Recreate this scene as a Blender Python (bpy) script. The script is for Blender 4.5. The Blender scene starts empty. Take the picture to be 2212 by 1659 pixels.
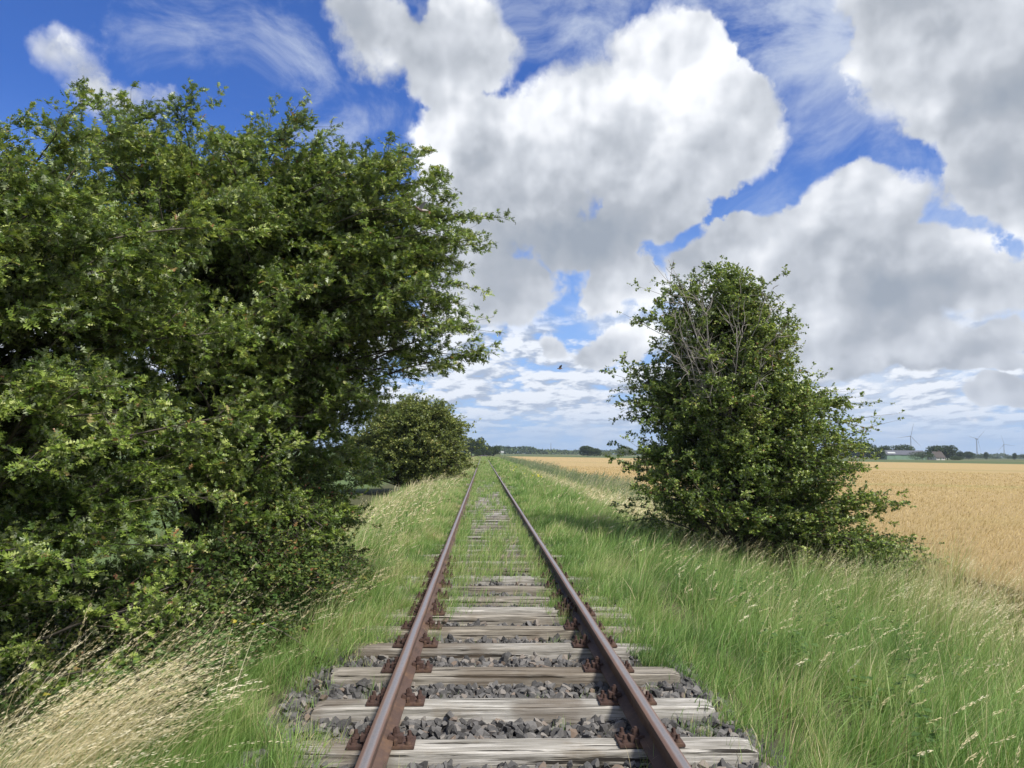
import bpy, math, os
import numpy as np
from mathutils import Vector, Matrix, Euler

SC = bpy.context.scene
COL = SC.collection
R = math.radians

# ------------------------------------------------------------------ camera
CAM = Vector((-0.21, 0.0, 1.62))
FPX = 1640.0                      # focal length in units of a 2212 px wide frame
YAW, PITCH, ROLL = 2.13, 5.15, 0.55
cam = bpy.data.objects.new("camera", bpy.data.cameras.new("camera"))
COL.objects.link(cam)
cam.location = CAM
MROT = Matrix.Rotation(R(-YAW), 3, 'Z') @ Matrix.Rotation(R(90 + PITCH), 3, 'X') @ Matrix.Rotation(R(ROLL), 3, 'Z')
cam.rotation_euler = MROT.to_euler()
cam.data.sensor_width = 36
cam.data.lens = FPX / 2212.0 * 36
cam.data.clip_start = 0.05
cam.data.clip_end = 20000
SC.camera = cam

# ------------------------------------------------------------------ sun
SUN_EL, SUN_AZ = 52.0, 140.0      # azimuth clockwise from the view down the track
_sd = Vector((math.sin(R(SUN_AZ)) * math.cos(R(SUN_EL)), math.cos(R(SUN_AZ)) * math.cos(R(SUN_EL)), math.sin(R(SUN_EL))))
sl = bpy.data.lights.new("sun", 'SUN')
sl.energy = 5.0
sl.angle = R(9.0)
sl.color = (1.0, 0.94, 0.85)
so = bpy.data.objects.new("sun", sl)
COL.objects.link(so)
so.rotation_euler = (-_sd).to_track_quat('-Z', 'Y').to_euler()

SC.view_settings.view_transform = 'Standard'
SC.view_settings.look = 'None'
SC.view_settings.exposure = 0.38
SC.view_settings.gamma = 1.0
SC.view_settings.use_curve_mapping = False


def ang(x, y):
    """azimuth and elevation (radians) of a point of the sky seen in the frame (2212 x 1659 units)"""
    d = MROT @ Vector(((x - 1106) / FPX, (829.5 - y) / FPX, -1.0))
    d.normalize()
    return math.atan2(d.x, d.y), math.asin(d.z)


# ------------------------------------------------------------------ node helpers
class NT:
    def __init__(s, nt):
        s.nt = nt
        s.n = nt.nodes
        s.l = nt.links

    def put(s, sock, v):
        if v is None:
            return
        if isinstance(v, bpy.types.NodeSocket):
            s.l.new(v, sock)
        else:
            sock.default_value = v

    def node(s, t, **kw):
        nd = s.n.new(t)
        for k, v in kw.items():
            setattr(nd, k, v)
        return nd

    def m(s, op, a, b=None, c=None, clamp=False):
        nd = s.n.new('ShaderNodeMath')
        nd.operation = op
        nd.use_clamp = clamp
        for i, v in enumerate((a, b, c)):
            s.put(nd.inputs[i], v)
        return nd.outputs[0]

    def v(s, op, a, b=None, c=None, scale=None):
        nd = s.n.new('ShaderNodeVectorMath')
        nd.operation = op
        for i, v in enumerate((a, b, c)):
            s.put(nd.inputs[i], v)
        if scale is not None:
            s.put(nd.inputs['Scale'], scale)
        return nd.outputs['Value'] if op in ('LENGTH', 'DOT_PRODUCT', 'DISTANCE') else nd.outputs[0]

    def mapr(s, x, a, b, c=0.0, d=1.0, smooth=True):
        nd = s.n.new('ShaderNodeMapRange')
        nd.interpolation_type = 'SMOOTHSTEP' if smooth else 'LINEAR'
        s.put(nd.inputs[0], x)
        for i, v in enumerate((a, b, c, d)):
            s.put(nd.inputs[i + 1], v)
        return nd.outputs[0]

    def noise(s, vec, scale, detail=4, rough=0.5, dist=0.0, lac=2.0, color=False, dim='3D'):
        nd = s.n.new('ShaderNodeTexNoise')
        nd.noise_dimensions = dim
        s.put(nd.inputs['Vector'], vec)
        s.put(nd.inputs['Scale'], scale)
        nd.inputs['Detail'].default_value = detail
        nd.inputs['Roughness'].default_value = rough
        nd.inputs['Lacunarity'].default_value = lac
        nd.inputs['Distortion'].default_value = dist
        return nd.outputs['Color' if color else 'Fac']

    def noise2(s, vec, scale, detail=4, rough=0.5, dist=0.0, color=False):
        return s.noise(vec, scale, detail, rough, dist, 2.0, color, '2D')

    def mix(s, f, a, b):
        nd = s.n.new('ShaderNodeMix')
        nd.data_type = 'RGBA'
        s.put(nd.inputs[0], f)
        s.put(nd.inputs[6], a)
        s.put(nd.inputs[7], b)
        return nd.outputs[2]

    def xyz(s, x, y, z):
        nd = s.n.new('ShaderNodeCombineXYZ')
        for i, v in enumerate((x, y, z)):
            s.put(nd.inputs[i], v)
        return nd.outputs[0]

    def sep(s, v):
        nd = s.n.new('ShaderNodeSeparateXYZ')
        s.put(nd.inputs[0], v)
        return nd.outputs


def rgb(r, g, b):
    return (r, g, b, 1.0)
# ------------------------------------------------------------------ sky
# field of the cumulus: ellipses of cloud in azimuth / elevation, broken up by noise
BLOBS = [  # x, y, rx, ry (frame units), strength
    (1430, 150, 175, 125, 1.0), (1300, 270, 260, 165, 1.05), (1130, 300, 215, 120, 1.0), (1540, 290, 165, 140, 1.0), (1410, 430, 160, 110, .85),
    (1090, 430, 260, 165, 1.0), (1240, 500, 230, 100, .95), (1000, 330, 130, 120, .9), (1030, 620, 190, 110, .75), (1345, 610, 110, 80, .6),
    (1010, 250, 90, 70, .8),
    (800, 95, 150, 110, .8), (1030, 70, 130, 90, .72), (930, 130, 120, 80, .6),
    (200, 165, 100, 80, .55), (270, 215, 90, 60, .45), (620, -20, 90, 30, .4),
    (2160, 90, 320, 170, 1.1), (2230, 260, 190, 160, 1.0), (1960, 90, 150, 120, .9), (2080, 10, 260, 110, 1.0),
    (1700, 530, 175, 110, 1.0), (1850, 470, 160, 130, .9), (2000, 590, 190, 105, .95), (1780, 640, 300, 130, 1.05), (2160, 600, 100, 50, .6),
    (1870, 730, 210, 80, .8), (1560, 590, 140, 90, .85), (1850, 385, 120, 55, .6),
    (2030, 770, 170, 40, .75), (2180, 835, 80, 35, .75), (2130, 715, 90, 35, .6),
    (1195, 722, 60, 34, .55), (1330, 745, 90, 34, .45),
    # the rest of the sky, outside the frame
    (-700, 300, 500, 200, .9), (2900, 300, 450, 250, 1.0), (3100, 800, 500, 120, .8),
]
fg = bpy.data.node_groups.new("cloud_field", 'ShaderNodeTree')
fg.interface.new_socket("P", in_out='INPUT', socket_type='NodeSocketVector')
fg.interface.new_socket("F", in_out='OUTPUT', socket_type='NodeSocketFloat')
g = NT(fg)
gi = g.node('NodeGroupInput')
go = g.node('NodeGroupOutput')
P = gi.outputs[0]
Pw = P
acc = None
for (x, y, rx, ry, st) in BLOBS:
    a, e = ang(x, y)
    k = 1.0 / FPX * 0.97
    sx, sy = 1 / (rx * k * .95), 1 / (ry * k * .95)
    q = g.v('MULTIPLY_ADD', Pw, (sx, sy, 0), (-a * sx, -e * sy, 0))
    ln = g.v('DOT_PRODUCT', q, q)
    f = g.m('MULTIPLY_ADD', ln, -1.25 * st, 1.25 * st)
    acc = f if acc is None else g.m('SMOOTH_MAX', acc, f, .20)
g.l.new(acc, go.inputs[0])


DARK = [  # the grey undersides
    (1170, 540, 290, 80, .46), (1050, 440, 210, 130, .22), (1400, 420, 200, 140, .30), (1250, 300, 200, 150, .10), (1360, 590, 120, 50, .22),
    (1060, 640, 220, 60, .26), (880, 60, 330, 130, .40), (210, 170, 170, 120, .26),
    (2130, 130, 380, 240, .40), (2190, 320, 160, 90, .22), (1890, 510, 140, 70, .28), (1840, 670, 280, 85, .46), (2080, 600, 200, 60, .25),
    (1950, 815, 260, 40, .50), (1150, 760, 220, 40, .35), (2000, 740, 200, 30, .2),
]
kg = bpy.data.node_groups.new("cloud_shade", 'ShaderNodeTree')
kg.interface.new_socket("P", in_out='INPUT', socket_type='NodeSocketVector')
kg.interface.new_socket("F", in_out='OUTPUT', socket_type='NodeSocketFloat')
g = NT(kg)
gi = g.node('NodeGroupInput')
go = g.node('NodeGroupOutput')
acc = None
for (x, y, rx, ry, st) in DARK:
    a, e = ang(x, y)
    sx, sy = FPX / rx, FPX / ry
    q = g.v('MULTIPLY_ADD', gi.outputs[0], (sx, sy, 0), (-a * sx, -e * sy, 0))
    f = g.m('MULTIPLY', g.m('EXPONENT', g.m('MULTIPLY', g.v('DOT_PRODUCT', q, q), -1.1)), st)
    acc = f if acc is None else g.m('ADD', acc, f)
g.l.new(acc, go.inputs[0])


def billow(h, vec, s, det=2.0):
    """rounded puffs: inverted fractal voronoi plus fbm"""
    vo = h.node('ShaderNodeTexVoronoi')
    vo.feature = 'F1'
    vo.voronoi_dimensions = '2D'
    h.put(vo.inputs['Vector'], vec)
    vo.inputs['Scale'].default_value = s
    vo.inputs['Detail'].default_value = det
    vo.inputs['Roughness'].default_value = .55
    vo.inputs['Lacunarity'].default_value = 2.2
    vo.normalize = True
    return h.m('SUBTRACT', .62, vo.outputs['Distance'])


# detail that breaks the envelope up
dg_ = bpy.data.node_groups.new("cloud_detail", 'ShaderNodeTree')
dg_.interface.new_socket("P", in_out='INPUT', socket_type='NodeSocketVector')
dg_.interface.new_socket("D", in_out='OUTPUT', socket_type='NodeSocketFloat')
g = NT(dg_)
gi = g.node('NodeGroupInput')
go = g.node('NodeGroupOutput')
P = gi.outputs[0]
b0 = billow(g, P, 5.5, 1.0)
n1 = g.noise2(P, 9.0, 9, .62, .0)
b1 = billow(g, g.v('MULTIPLY_ADD', g.xyz(n1, n1, 0.0), (.10, -.08, 0), P), 13.0, 3.0)
d = g.m('ADD', g.m('MULTIPLY_ADD', b1, 1.2, -.34), g.m('MULTIPLY_ADD', n1, 2.6, -1.3))
d = g.m('ADD', d, g.m('MULTIPLY_ADD', b0, 2.0, -.62))
g.l.new(d, go.inputs[0])

# the large puffs only, for their light and shade
pg_ = bpy.data.node_groups.new("cloud_puffs", 'ShaderNodeTree')
pg_.interface.new_socket("P", in_out='INPUT', socket_type='NodeSocketVector')
pg_.interface.new_socket("D", in_out='OUTPUT', socket_type='NodeSocketFloat')
g = NT(pg_)
gi = g.node('NodeGroupInput')
go = g.node('NodeGroupOutput')
P = gi.outputs[0]
n1 = g.noise2(P, 10.0, 3.5, .5, .0)
b1 = billow(g, g.v('MULTIPLY_ADD', g.xyz(n1, n1, 0.0), (.10, -.08, 0), P), 11.0, .8)
d = g.m('ADD', g.m('MULTIPLY_ADD', b1, .8, -.20), g.m('MULTIPLY_ADD', n1, 2.4, -1.2))
g.l.new(d, go.inputs[0])

world = bpy.data.worlds.new("World")
SC.world = world
world.use_nodes = True
w = NT(world.node_tree)
w.n.clear()
tc = w.node('ShaderNodeTexCoord')
D = tc.outputs['Generated']
dx, dy, dz = w.sep(D)
az = w.m('ARCTAN2', dx, dy)
el = w.m('ARCSINE', w.m('MINIMUM', w.m('MAXIMUM', dz, -1.0), 1.0))
P = w.xyz(az, el, 0.0)


def dens(vec, tree=None):
    nd = w.node('ShaderNodeGroup')
    nd.node_tree = tree or dg_
    w.l.new(vec, nd.inputs[0])
    return nd.outputs[0]


def envf(vec):
    nd = w.node('ShaderNodeGroup')
    nd.node_tree = fg
    w.l.new(vec, nd.inputs[0])
    return nd.outputs[0]


# clear sky
sky = w.node('ShaderNodeTexSky')
sky.sky_type = 'NISHITA'
sky.sun_disc = False
sky.sun_elevation = R(SUN_EL)
sky.sun_rotation = R(SUN_AZ)
sky.air_density = 1.0
sky.dust_density = 0.3
sky.ozone_density = 3.0
blue = w.v('MULTIPLY', sky.outputs[0], (.034, .066, .130))
blue = w.mix(w.mapr(el, R(-2), R(24), .85, 0.0), blue, rgb(.34, .53, .82))

# cumulus
wob = w.v('SUBTRACT', w.noise2(P, 6.0, 4, .55, color=True), (.5, .5, .5))
Pw = w.v('MULTIPLY_ADD', wob, (.11, .085, 0), P)
N0 = dens(P)
S0 = dens(P, pg_)
S1 = dens(w.v('ADD', P, (-.012, .020, 0)), pg_)
E0 = envf(Pw)
D0 = w.m('ADD', w.m('ADD', E0, w.m('MULTIPLY', w.m('MAXIMUM', E0, 0.0), .5)), N0)
wobx = w.sep(wob)[2]
kn = w.node('ShaderNodeGroup')
kn.node_tree = kg
w.l.new(w.v('MULTIPLY_ADD', wob, (.14, .10, 0), w.v('MULTIPLY_ADD', w.xyz(N0, N0, 0.0), (.0, .022, 0), P)), kn.inputs[0])
dark = w.m('ADD', kn.outputs[0], w.m('MULTIPLY_ADD', wobx, .75, 0.0))
crisp = w.mapr(w.noise2(P, 3.1, 2, .5), .30, .50)
crisp = w.m('MULTIPLY', crisp, w.mapr(w.m('ADD', az, w.m('MULTIPLY', el, -.35)), -.40, -.16))
alpha = w.mapr(D0, -.05, w.m('MULTIPLY_ADD', crisp, -.62, .98))
lit = w.m('SUBTRACT', S0, S1)
shade = w.m('SUBTRACT', .81, dark)
shade = w.m('ADD', shade, w.m('MULTIPLY', lit, w.m('MULTIPLY_ADD', dark, -.25, .56)))
shade = w.m('ADD', shade, w.m('MULTIPLY', N0, .13))
shade = w.m('ADD', shade, w.mapr(D0, .0, .7, .06, -.02))
cr = w.node('ShaderNodeValToRGB')
w.l.new(shade, cr.inputs[0])
el_ = cr.color_ramp.elements
el_[0].position = 0.0
el_[0].color = rgb(.30, .34, .40)
el_[1].position = 1.0
el_[1].color = rgb(.93, .95, .97)
for p_, c_ in ((.3, (.40, .43, .48)), (.6, (.60, .63, .68)), (.82, (.80, .82, .86))):
    e_ = el_.new(p_)
    e_.color = rgb(*c_)
ccol = cr.outputs[0]

# thin high veil
Pv = w.v('MULTIPLY', P, (1.0, 1.5, 1.0))
vn = w.noise2(w.v('MULTIPLY_ADD', w.noise2(P, 3.0, 2, color=True), (.25, .25, 0), Pv), 4.2, 9, .62, .3)
vmask = w.mapr(w.m('ADD', az, w.m('MULTIPLY', el, .5)), -.1, .45, .0, .16)
veil = w.mapr(w.m('ADD', vn, vmask), .50, .86, 0.0, .75)

# low rows of small cumulus towards the horizon, on a plane overhead
eh = w.m('MAXIMUM', w.m('ADD', el, .055), .02)
PP = w.xyz(w.m('MULTIPLY', az, w.m('DIVIDE', 6.6, w.m('POWER', eh, .22))), w.m('MULTIPLY', w.m('LOGARITHM', eh, 2.71828), -4.2), 0.0)


def lowd(vec):
    n = w.noise2(vec, 1.3, 7, .6)
    b = billow(w, w.v('ADD', vec, w.xyz(w.m('MULTIPLY', n, .5), 0.0, 0.0)), 1.5, 3.0)
    return w.m('ADD', n, w.m('MULTIPLY_ADD', b, .9, -.22))


L0 = lowd(PP)
L1 = lowd(w.v('ADD', PP, (-.10, -.20, 0)))
lmask = w.mapr(w.m('ADD', el, w.m('MULTIPLY', az, .04)), R(8.5), R(12.0), 1.0, 0.0)
lcov = w.m('MULTIPLY', w.mapr(L0, .34, .58), lmask)
lcov = w.m('MULTIPLY', lcov, w.mapr(el, R(.2), R(3.5), .25, .95))
lsh = w.mapr(w.m('ADD', w.m('SUBTRACT', L0, L1), w.m('MULTIPLY', w.m('SUBTRACT', L0, .5), .15)), -.16, .10)
lcol = w.mix(lsh, rgb(.38, .44, .55), rgb(.84, .87, .92))
lcol = w.mix(w.mapr(el, R(0), R(5), .55, 0.0), lcol, rgb(.46, .58, .76))

skyc = w.mix(veil, blue, rgb(.62, .68, .77))
skyc = w.mix(lcov, skyc, lcol)
skyc = w.mix(alpha, skyc, ccol)
# sky overhead and behind the camera: broken cloud as well
hn = w.mapr(w.noise(w.v('MULTIPLY', D, (1, 1, 1.5)), 2.2, 6, .55), .46, .62)
away = w.mapr(w.m('ADD', w.m('MULTIPLY', dy, .8), w.m('MULTIPLY', dz, -.75)), .0, .25, 1.0, 0.0)
skyc = w.mix(w.m('MULTIPLY', away, hn), skyc, rgb(.85, .86, .88))
bg = w.node('ShaderNodeBackground')
w.l.new(skyc, bg.inputs[0])
bg.inputs[1].default_value = 0.90
world.cycles.sampling_method = 'NONE'
wo = w.node('ShaderNodeOutputWorld')
w.l.new(bg.outputs[0], wo.inputs[0])
# ------------------------------------------------------------------ mesh helpers
RNG = np.random.default_rng(7)


def to_mesh(name, V, F, mat=None, attr=None, smooth=False, midx=None):
    """V (n,3); F (m,k) or a list of such arrays; attr: dict name -> per-face float"""
    V = np.asarray(V, dtype=np.float32)
    Fs = F if isinstance(F, (list, tuple)) else [F]
    Fs = [np.asarray(f, dtype=np.int32) for f in Fs if len(f)]
    me = bpy.data.meshes.new(name)
    me.vertices.add(len(V))
    me.vertices.foreach_set('co', V.ravel())
    loops = np.concatenate([f.ravel() for f in Fs])
    tot = np.concatenate([np.full(len(f), f.shape[1], np.int32) for f in Fs])
    st = np.concatenate([[0], np.cumsum(tot)[:-1]]).astype(np.int32)
    me.loops.add(len(loops))
    me.loops.foreach_set('vertex_index', loops)
    me.polygons.add(len(tot))
    me.polygons.foreach_set('loop_start', st)
    me.polygons.foreach_set('loop_total', tot)
    me.polygons.foreach_set('use_smooth', np.full(len(tot), bool(smooth)))
    if midx is not None:
        me.polygons.foreach_set('material_index', np.asarray(midx, np.int32))
    me.update(calc_edges=True)
    if attr:
        for k, a in attr.items():
            at = me.attributes.new(k, 'FLOAT', 'FACE')
            at.data.foreach_set('value', np.asarray(a, np.float32))
    for m_ in (mat if isinstance(mat, (list, tuple)) else [mat]):
        if m_ is not None:
            me.materials.append(m_)
    return me


def link(name, me, parent=None, loc=None, rotz=0.0):
    o = bpy.data.objects.new(name, me)
    COL.objects.link(o)
    if parent is not None:
        o.parent = parent
    if loc is not None:
        o.location = loc
    if rotz:
        o.rotation_euler = (0, 0, rotz)
    return o


def tag(o, label=None, cat=None, group=None, kind=None):
    if label:
        o['label'] = label
    if cat:
        o['category'] = cat
    if group:
        o['group'] = group
    if kind:
        o['kind'] = kind
    return o


class MB:
    """small hard-surface mesh collector"""
    def __init__(s):
        s.V = []
        s.F = []

    def add(s, verts, faces):
        b = len(s.V)
        s.V += [tuple(v) for v in verts]
        s.F += [tuple(b + i for i in f) for f in faces]

    def box(s, c, d, rot=None, taper=1.0):
        x, y, z = d[0] / 2, d[1] / 2, d[2] / 2
        vs = [Vector((a * x * (taper if q > 0 else 1), b * y * (taper if q > 0 else 1), q * z)) for q in (-1, 1) for a, b in ((-1, -1), (1, -1), (1, 1), (-1, 1))]
        if rot is not None:
            vs = [rot @ v for v in vs]
        s.add([v + Vector(c) for v in vs], [(3, 2, 1, 0), (4, 5, 6, 7), (0, 1, 5, 4), (1, 2, 6, 5), (2, 3, 7, 6), (3, 0, 4, 7)])

    def tube(s, p0, p1, r0, r1, n=8, cap=True):
        p0, p1 = Vector(p0), Vector(p1)
        ax = (p1 - p0).normalized()
        u = ax.orthogonal().normalized()
        w_ = ax.cross(u)
        vs = []
        for p, r in ((p0, r0), (p1, r1)):
            for i in range(n):
                t = 2 * math.pi * i / n
                vs.append(p + u * (r * math.cos(t)) + w_ * (r * math.sin(t)))
        fs = [(i, (i + 1) % n, n + (i + 1) % n, n + i) for i in range(n)]
        if cap:
            fs += [tuple(reversed(range(n))), tuple(range(n, 2 * n))]
        s.add(vs, fs)

    def prism(s, prof, y0, y1):
        """profile in x,z extruded along y"""
        n = len(prof)
        vs = [(x, y0, z) for x, z in prof] + [(x, y1, z) for x, z in prof]
        fs = [(i, (i + 1) % n, n + (i + 1) % n, n + i) for i in range(n)] + [tuple(reversed(range(n))), tuple(range(n, 2 * n))]
        s.add(vs, fs)

    def mesh(s, name, mat, bevel=0.0, smooth=False):
        me = bpy.data.meshes.new(name)
        me.from_pydata(s.V, [], s.F)
        if bevel > 0:
            import bmesh
            bm = bmesh.new()
            bm.from_mesh(me)
            bmesh.ops.bevel(bm, geom=list(bm.edges), offset=bevel, segments=2, affect='EDGES', clamp_overlap=True)
            bmesh.ops.recalc_face_normals(bm, faces=bm.faces)
            bm.to_mesh(me)
            bm.free()
        me.update()
        if mat is not None:
            me.materials.append(mat)
        me.polygons.foreach_set('use_smooth', np.full(len(me.polygons), bool(smooth)))
        return me


def material(name):
    m_ = bpy.data.materials.new(name)
    m_.use_nodes = True
    t = NT(m_.node_tree)
    t.n.clear()
    t.out = t.node('ShaderNodeOutputMaterial')
    return m_, t


def principled(t, base, rough=.8, spec=.3, bump=None, bstr=.3, bdist=.01, metal=0.0):
    p = t.node('ShaderNodeBsdfPrincipled')
    t.put(p.inputs['Base Color'], base)
    t.put(p.inputs['Roughness'], rough)
    t.put(p.inputs['Specular IOR Level'], spec)
    t.put(p.inputs['Metallic'], metal)
    if bump is not None:
        b = t.node('ShaderNodeBump')
        b.inputs['Strength'].default_value = bstr
        b.inputs['Distance'].default_value = bdist
        t.l.new(bump, b.inputs['Height'])
        t.l.new(b.outputs[0], p.inputs['Normal'])
    t.l.new(p.outputs[0], t.out.inputs[0])
    return p


def ramp(t, fac, stops):
    r_ = t.node('ShaderNodeValToRGB')
    t.l.new(fac, r_.inputs[0])
    e = r_.color_ramp.elements
    e[0].position, e[0].color = stops[0][0], rgb(*stops[0][1])
    e[1].position, e[1].color = stops[-1][0], rgb(*stops[-1][1])
    for p_, c_ in stops[1:-1]:
        q = e.new(p_)
        q.color = rgb(*c_)
    return r_.outputs[0]


def attr(t, name):
    a = t.node('ShaderNodeAttribute')
    a.attribute_name = name
    return a.outputs['Fac']


def leafmat(name, stops, under=(.10, .14, .07), trans=.25, rough=.55, posscale=0.0, posamt=.0, gloss=.25, undermix=.8):
    """two-sided leaf or blade: colour per leaf from attribute rnd, paler underside, light through it"""
    m_, t = material(name)
    f = attr(t, 'rnd')
    geo = t.node('ShaderNodeNewGeometry')
    if posscale:
        f = t.m('ADD', f, t.m('MULTIPLY', t.m('SUBTRACT', t.noise(geo.outputs['Position'], posscale, 3), .5), posamt), clamp=True)
    c = ramp(t, f, stops)
    c2 = t.mix(t.m('MULTIPLY', geo.outputs['Backfacing'], undermix), c, rgb(*under)) if under else c
    p = t.node('ShaderNodeBsdfPrincipled')
    t.put(p.inputs['Base Color'], c2)
    p.inputs['Roughness'].default_value = rough
    p.inputs['Specular IOR Level'].default_value = gloss
    tr = t.node('ShaderNodeBsdfTranslucent')
    t.put(tr.inputs[0], t.v('MULTIPLY', c, (1.5, 1.45, .75)))
    mx = t.node('ShaderNodeMixShader')
    mx.inputs[0].default_value = trans
    t.l.new(p.outputs[0], mx.inputs[1])
    t.l.new(tr.outputs[0], mx.inputs[2])
    t.l.new(mx.outputs[0], t.out.inputs[0])
    return m_


def snoise(x, y, s=1.0, seed=0):
    """smooth pseudo noise of a ground position, about -1..1"""
    r = np.random.default_rng(seed)
    out = 0
    for k in range(6):
        a = r.uniform(0, 2 * np.pi)
        f = s * (1.0 + .45 * k) * r.uniform(.8, 1.2)
        out = out + np.sin((x * np.cos(a) + y * np.sin(a)) * f + r.uniform(0, 6.28)) / (1 + .35 * k)
    return out / 2.6


# ------------------------------------------------------------------ lie of the land
def gz(x, y):
    """height of the ground: ballast bed, slopes of the low embankment, fields"""
    x = np.asarray(x, float)
    y = np.asarray(y, float)
    r = np.interp(x, [-9, -5.5, -3.6, -2.3, -1.65, -1.35, 1.35, 1.65, 2.4, 4.2, 5.6, 6.6, 7.4, 9],
                  [-.95, -.95, -.60, -.24, -.16, -.115, -.115, -.16, -.26, -.62, -.90, -1.08, -.95, -.95])
    near = np.exp(-np.hypot(x, y) / 60.0)
    bump = .035 * snoise(x, y, 2.2, 3) * near
    return r + np.where(np.abs(x) > 1.7, bump, bump * .15)
# ------------------------------------------------------------------ ground
def ground():
    xs = np.unique(np.concatenate([[-5000, -2500, -1200, -600, -300, -150, -80, -50, -30, -20, -14], np.arange(-10, 10.01, .25), [12, 15, 20, 30, 50, 80, 150, 300, 600, 1200, 2500, 5000]]))
    ys = np.unique(np.concatenate([[-800, -300, -100, -40, -15, -5], np.arange(0, 16, .25), np.arange(16, 40, 1.0), [45, 50, 60, 70, 85, 100, 130, 160, 200, 250, 320, 400, 500, 650, 900, 1300, 2000, 3500, 6000]]))
    X, Y = np.meshgrid(xs, ys)
    Z = gz(X, Y)
    V = np.stack([X, Y, Z], -1).reshape(-1, 3)
    nx = len(xs)
    i, j = np.meshgrid(np.arange(nx - 1), np.arange(len(ys) - 1))
    a = (j * nx + i).ravel()
    F = np.stack([a, a + 1, a + nx + 1, a + nx], 1)
    m_, t = material("earth_and_fields")
    geo = t.node('ShaderNodeNewGeometry')
    pos = geo.outputs['Position']
    px_, py_, pz_ = t.sep(pos)
    n1 = t.noise(pos, 1.2, 6, .6)
    n2 = t.noise(pos, 14.0, 5, .65)
    earth = t.mix(n2, rgb(.030, .030, .018), rgb(.085, .080, .045))
    thatch = t.mix(n1, rgb(.045, .065, .022), rgb(.13, .125, .06))
    bed = t.mix(n2, rgb(.03, .028, .027), rgb(.11, .10, .095))
    ax_ = t.m('ABSOLUTE', px_)
    c = t.mix(t.mapr(ax_, 1.45, 1.75), bed, t.mix(.5, earth, thatch))
    # fields: strips of crop running across, seen only edge-on
    n3 = t.noise(t.v('MULTIPLY', pos, (.01, .004, 0)), 1.0, 3)
    yy = t.m('ADD', t.m('ADD', py_, t.m('MULTIPLY', px_, 1.217)), t.m('MULTIPLY', n3, 30.0))
    fld = t.node('ShaderNodeValToRGB')
    t.l.new(t.mapr(yy, 300.0, 2300.0, smooth=False), fld.inputs[0])
    cr_ = fld.color_ramp
    cr_.interpolation = 'CONSTANT'
    st = [(0, (.12, .085, .045)), (.055, (.10, .075, .045)), (.085, (.085, .12, .05)), (.23, (.07, .11, .045)), (.28, (.16, .15, .07)), (.36, (.065, .10, .04)), (.55, (.14, .12, .06)), (.7, (.06, .09, .045))]
    e = cr_.elements
    e[0].color = rgb(*st[0][1])
    e[1].position, e[1].color = st[1][0], rgb(*st[1][1])
    for p_, c_ in st[2:]:
        q = e.new(p_)
        q.color = rgb(*c_)
    far = t.mix(t.m('MULTIPLY', t.noise(pos, .05, 4), .5), fld.outputs[0], rgb(.10, .11, .05))
    lft = t.mix(t.noise(t.v('MULTIPLY', pos, (.02, .01, 0)), 1.0, 4), rgb(.07, .115, .04), rgb(.12, .16, .06))
    far = t.mix(t.mapr(px_, -.5, .5), lft, far)
    c = t.mix(t.mapr(ax_, 7.0, 9.0), c, far)
    principled(t, c, .95, .1, bump=n2, bstr=.6, bdist=.03)
    o = link('ground', to_mesh('ground', V, F, m_, smooth=True))
    tag(o, kind='structure')


ground()


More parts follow.
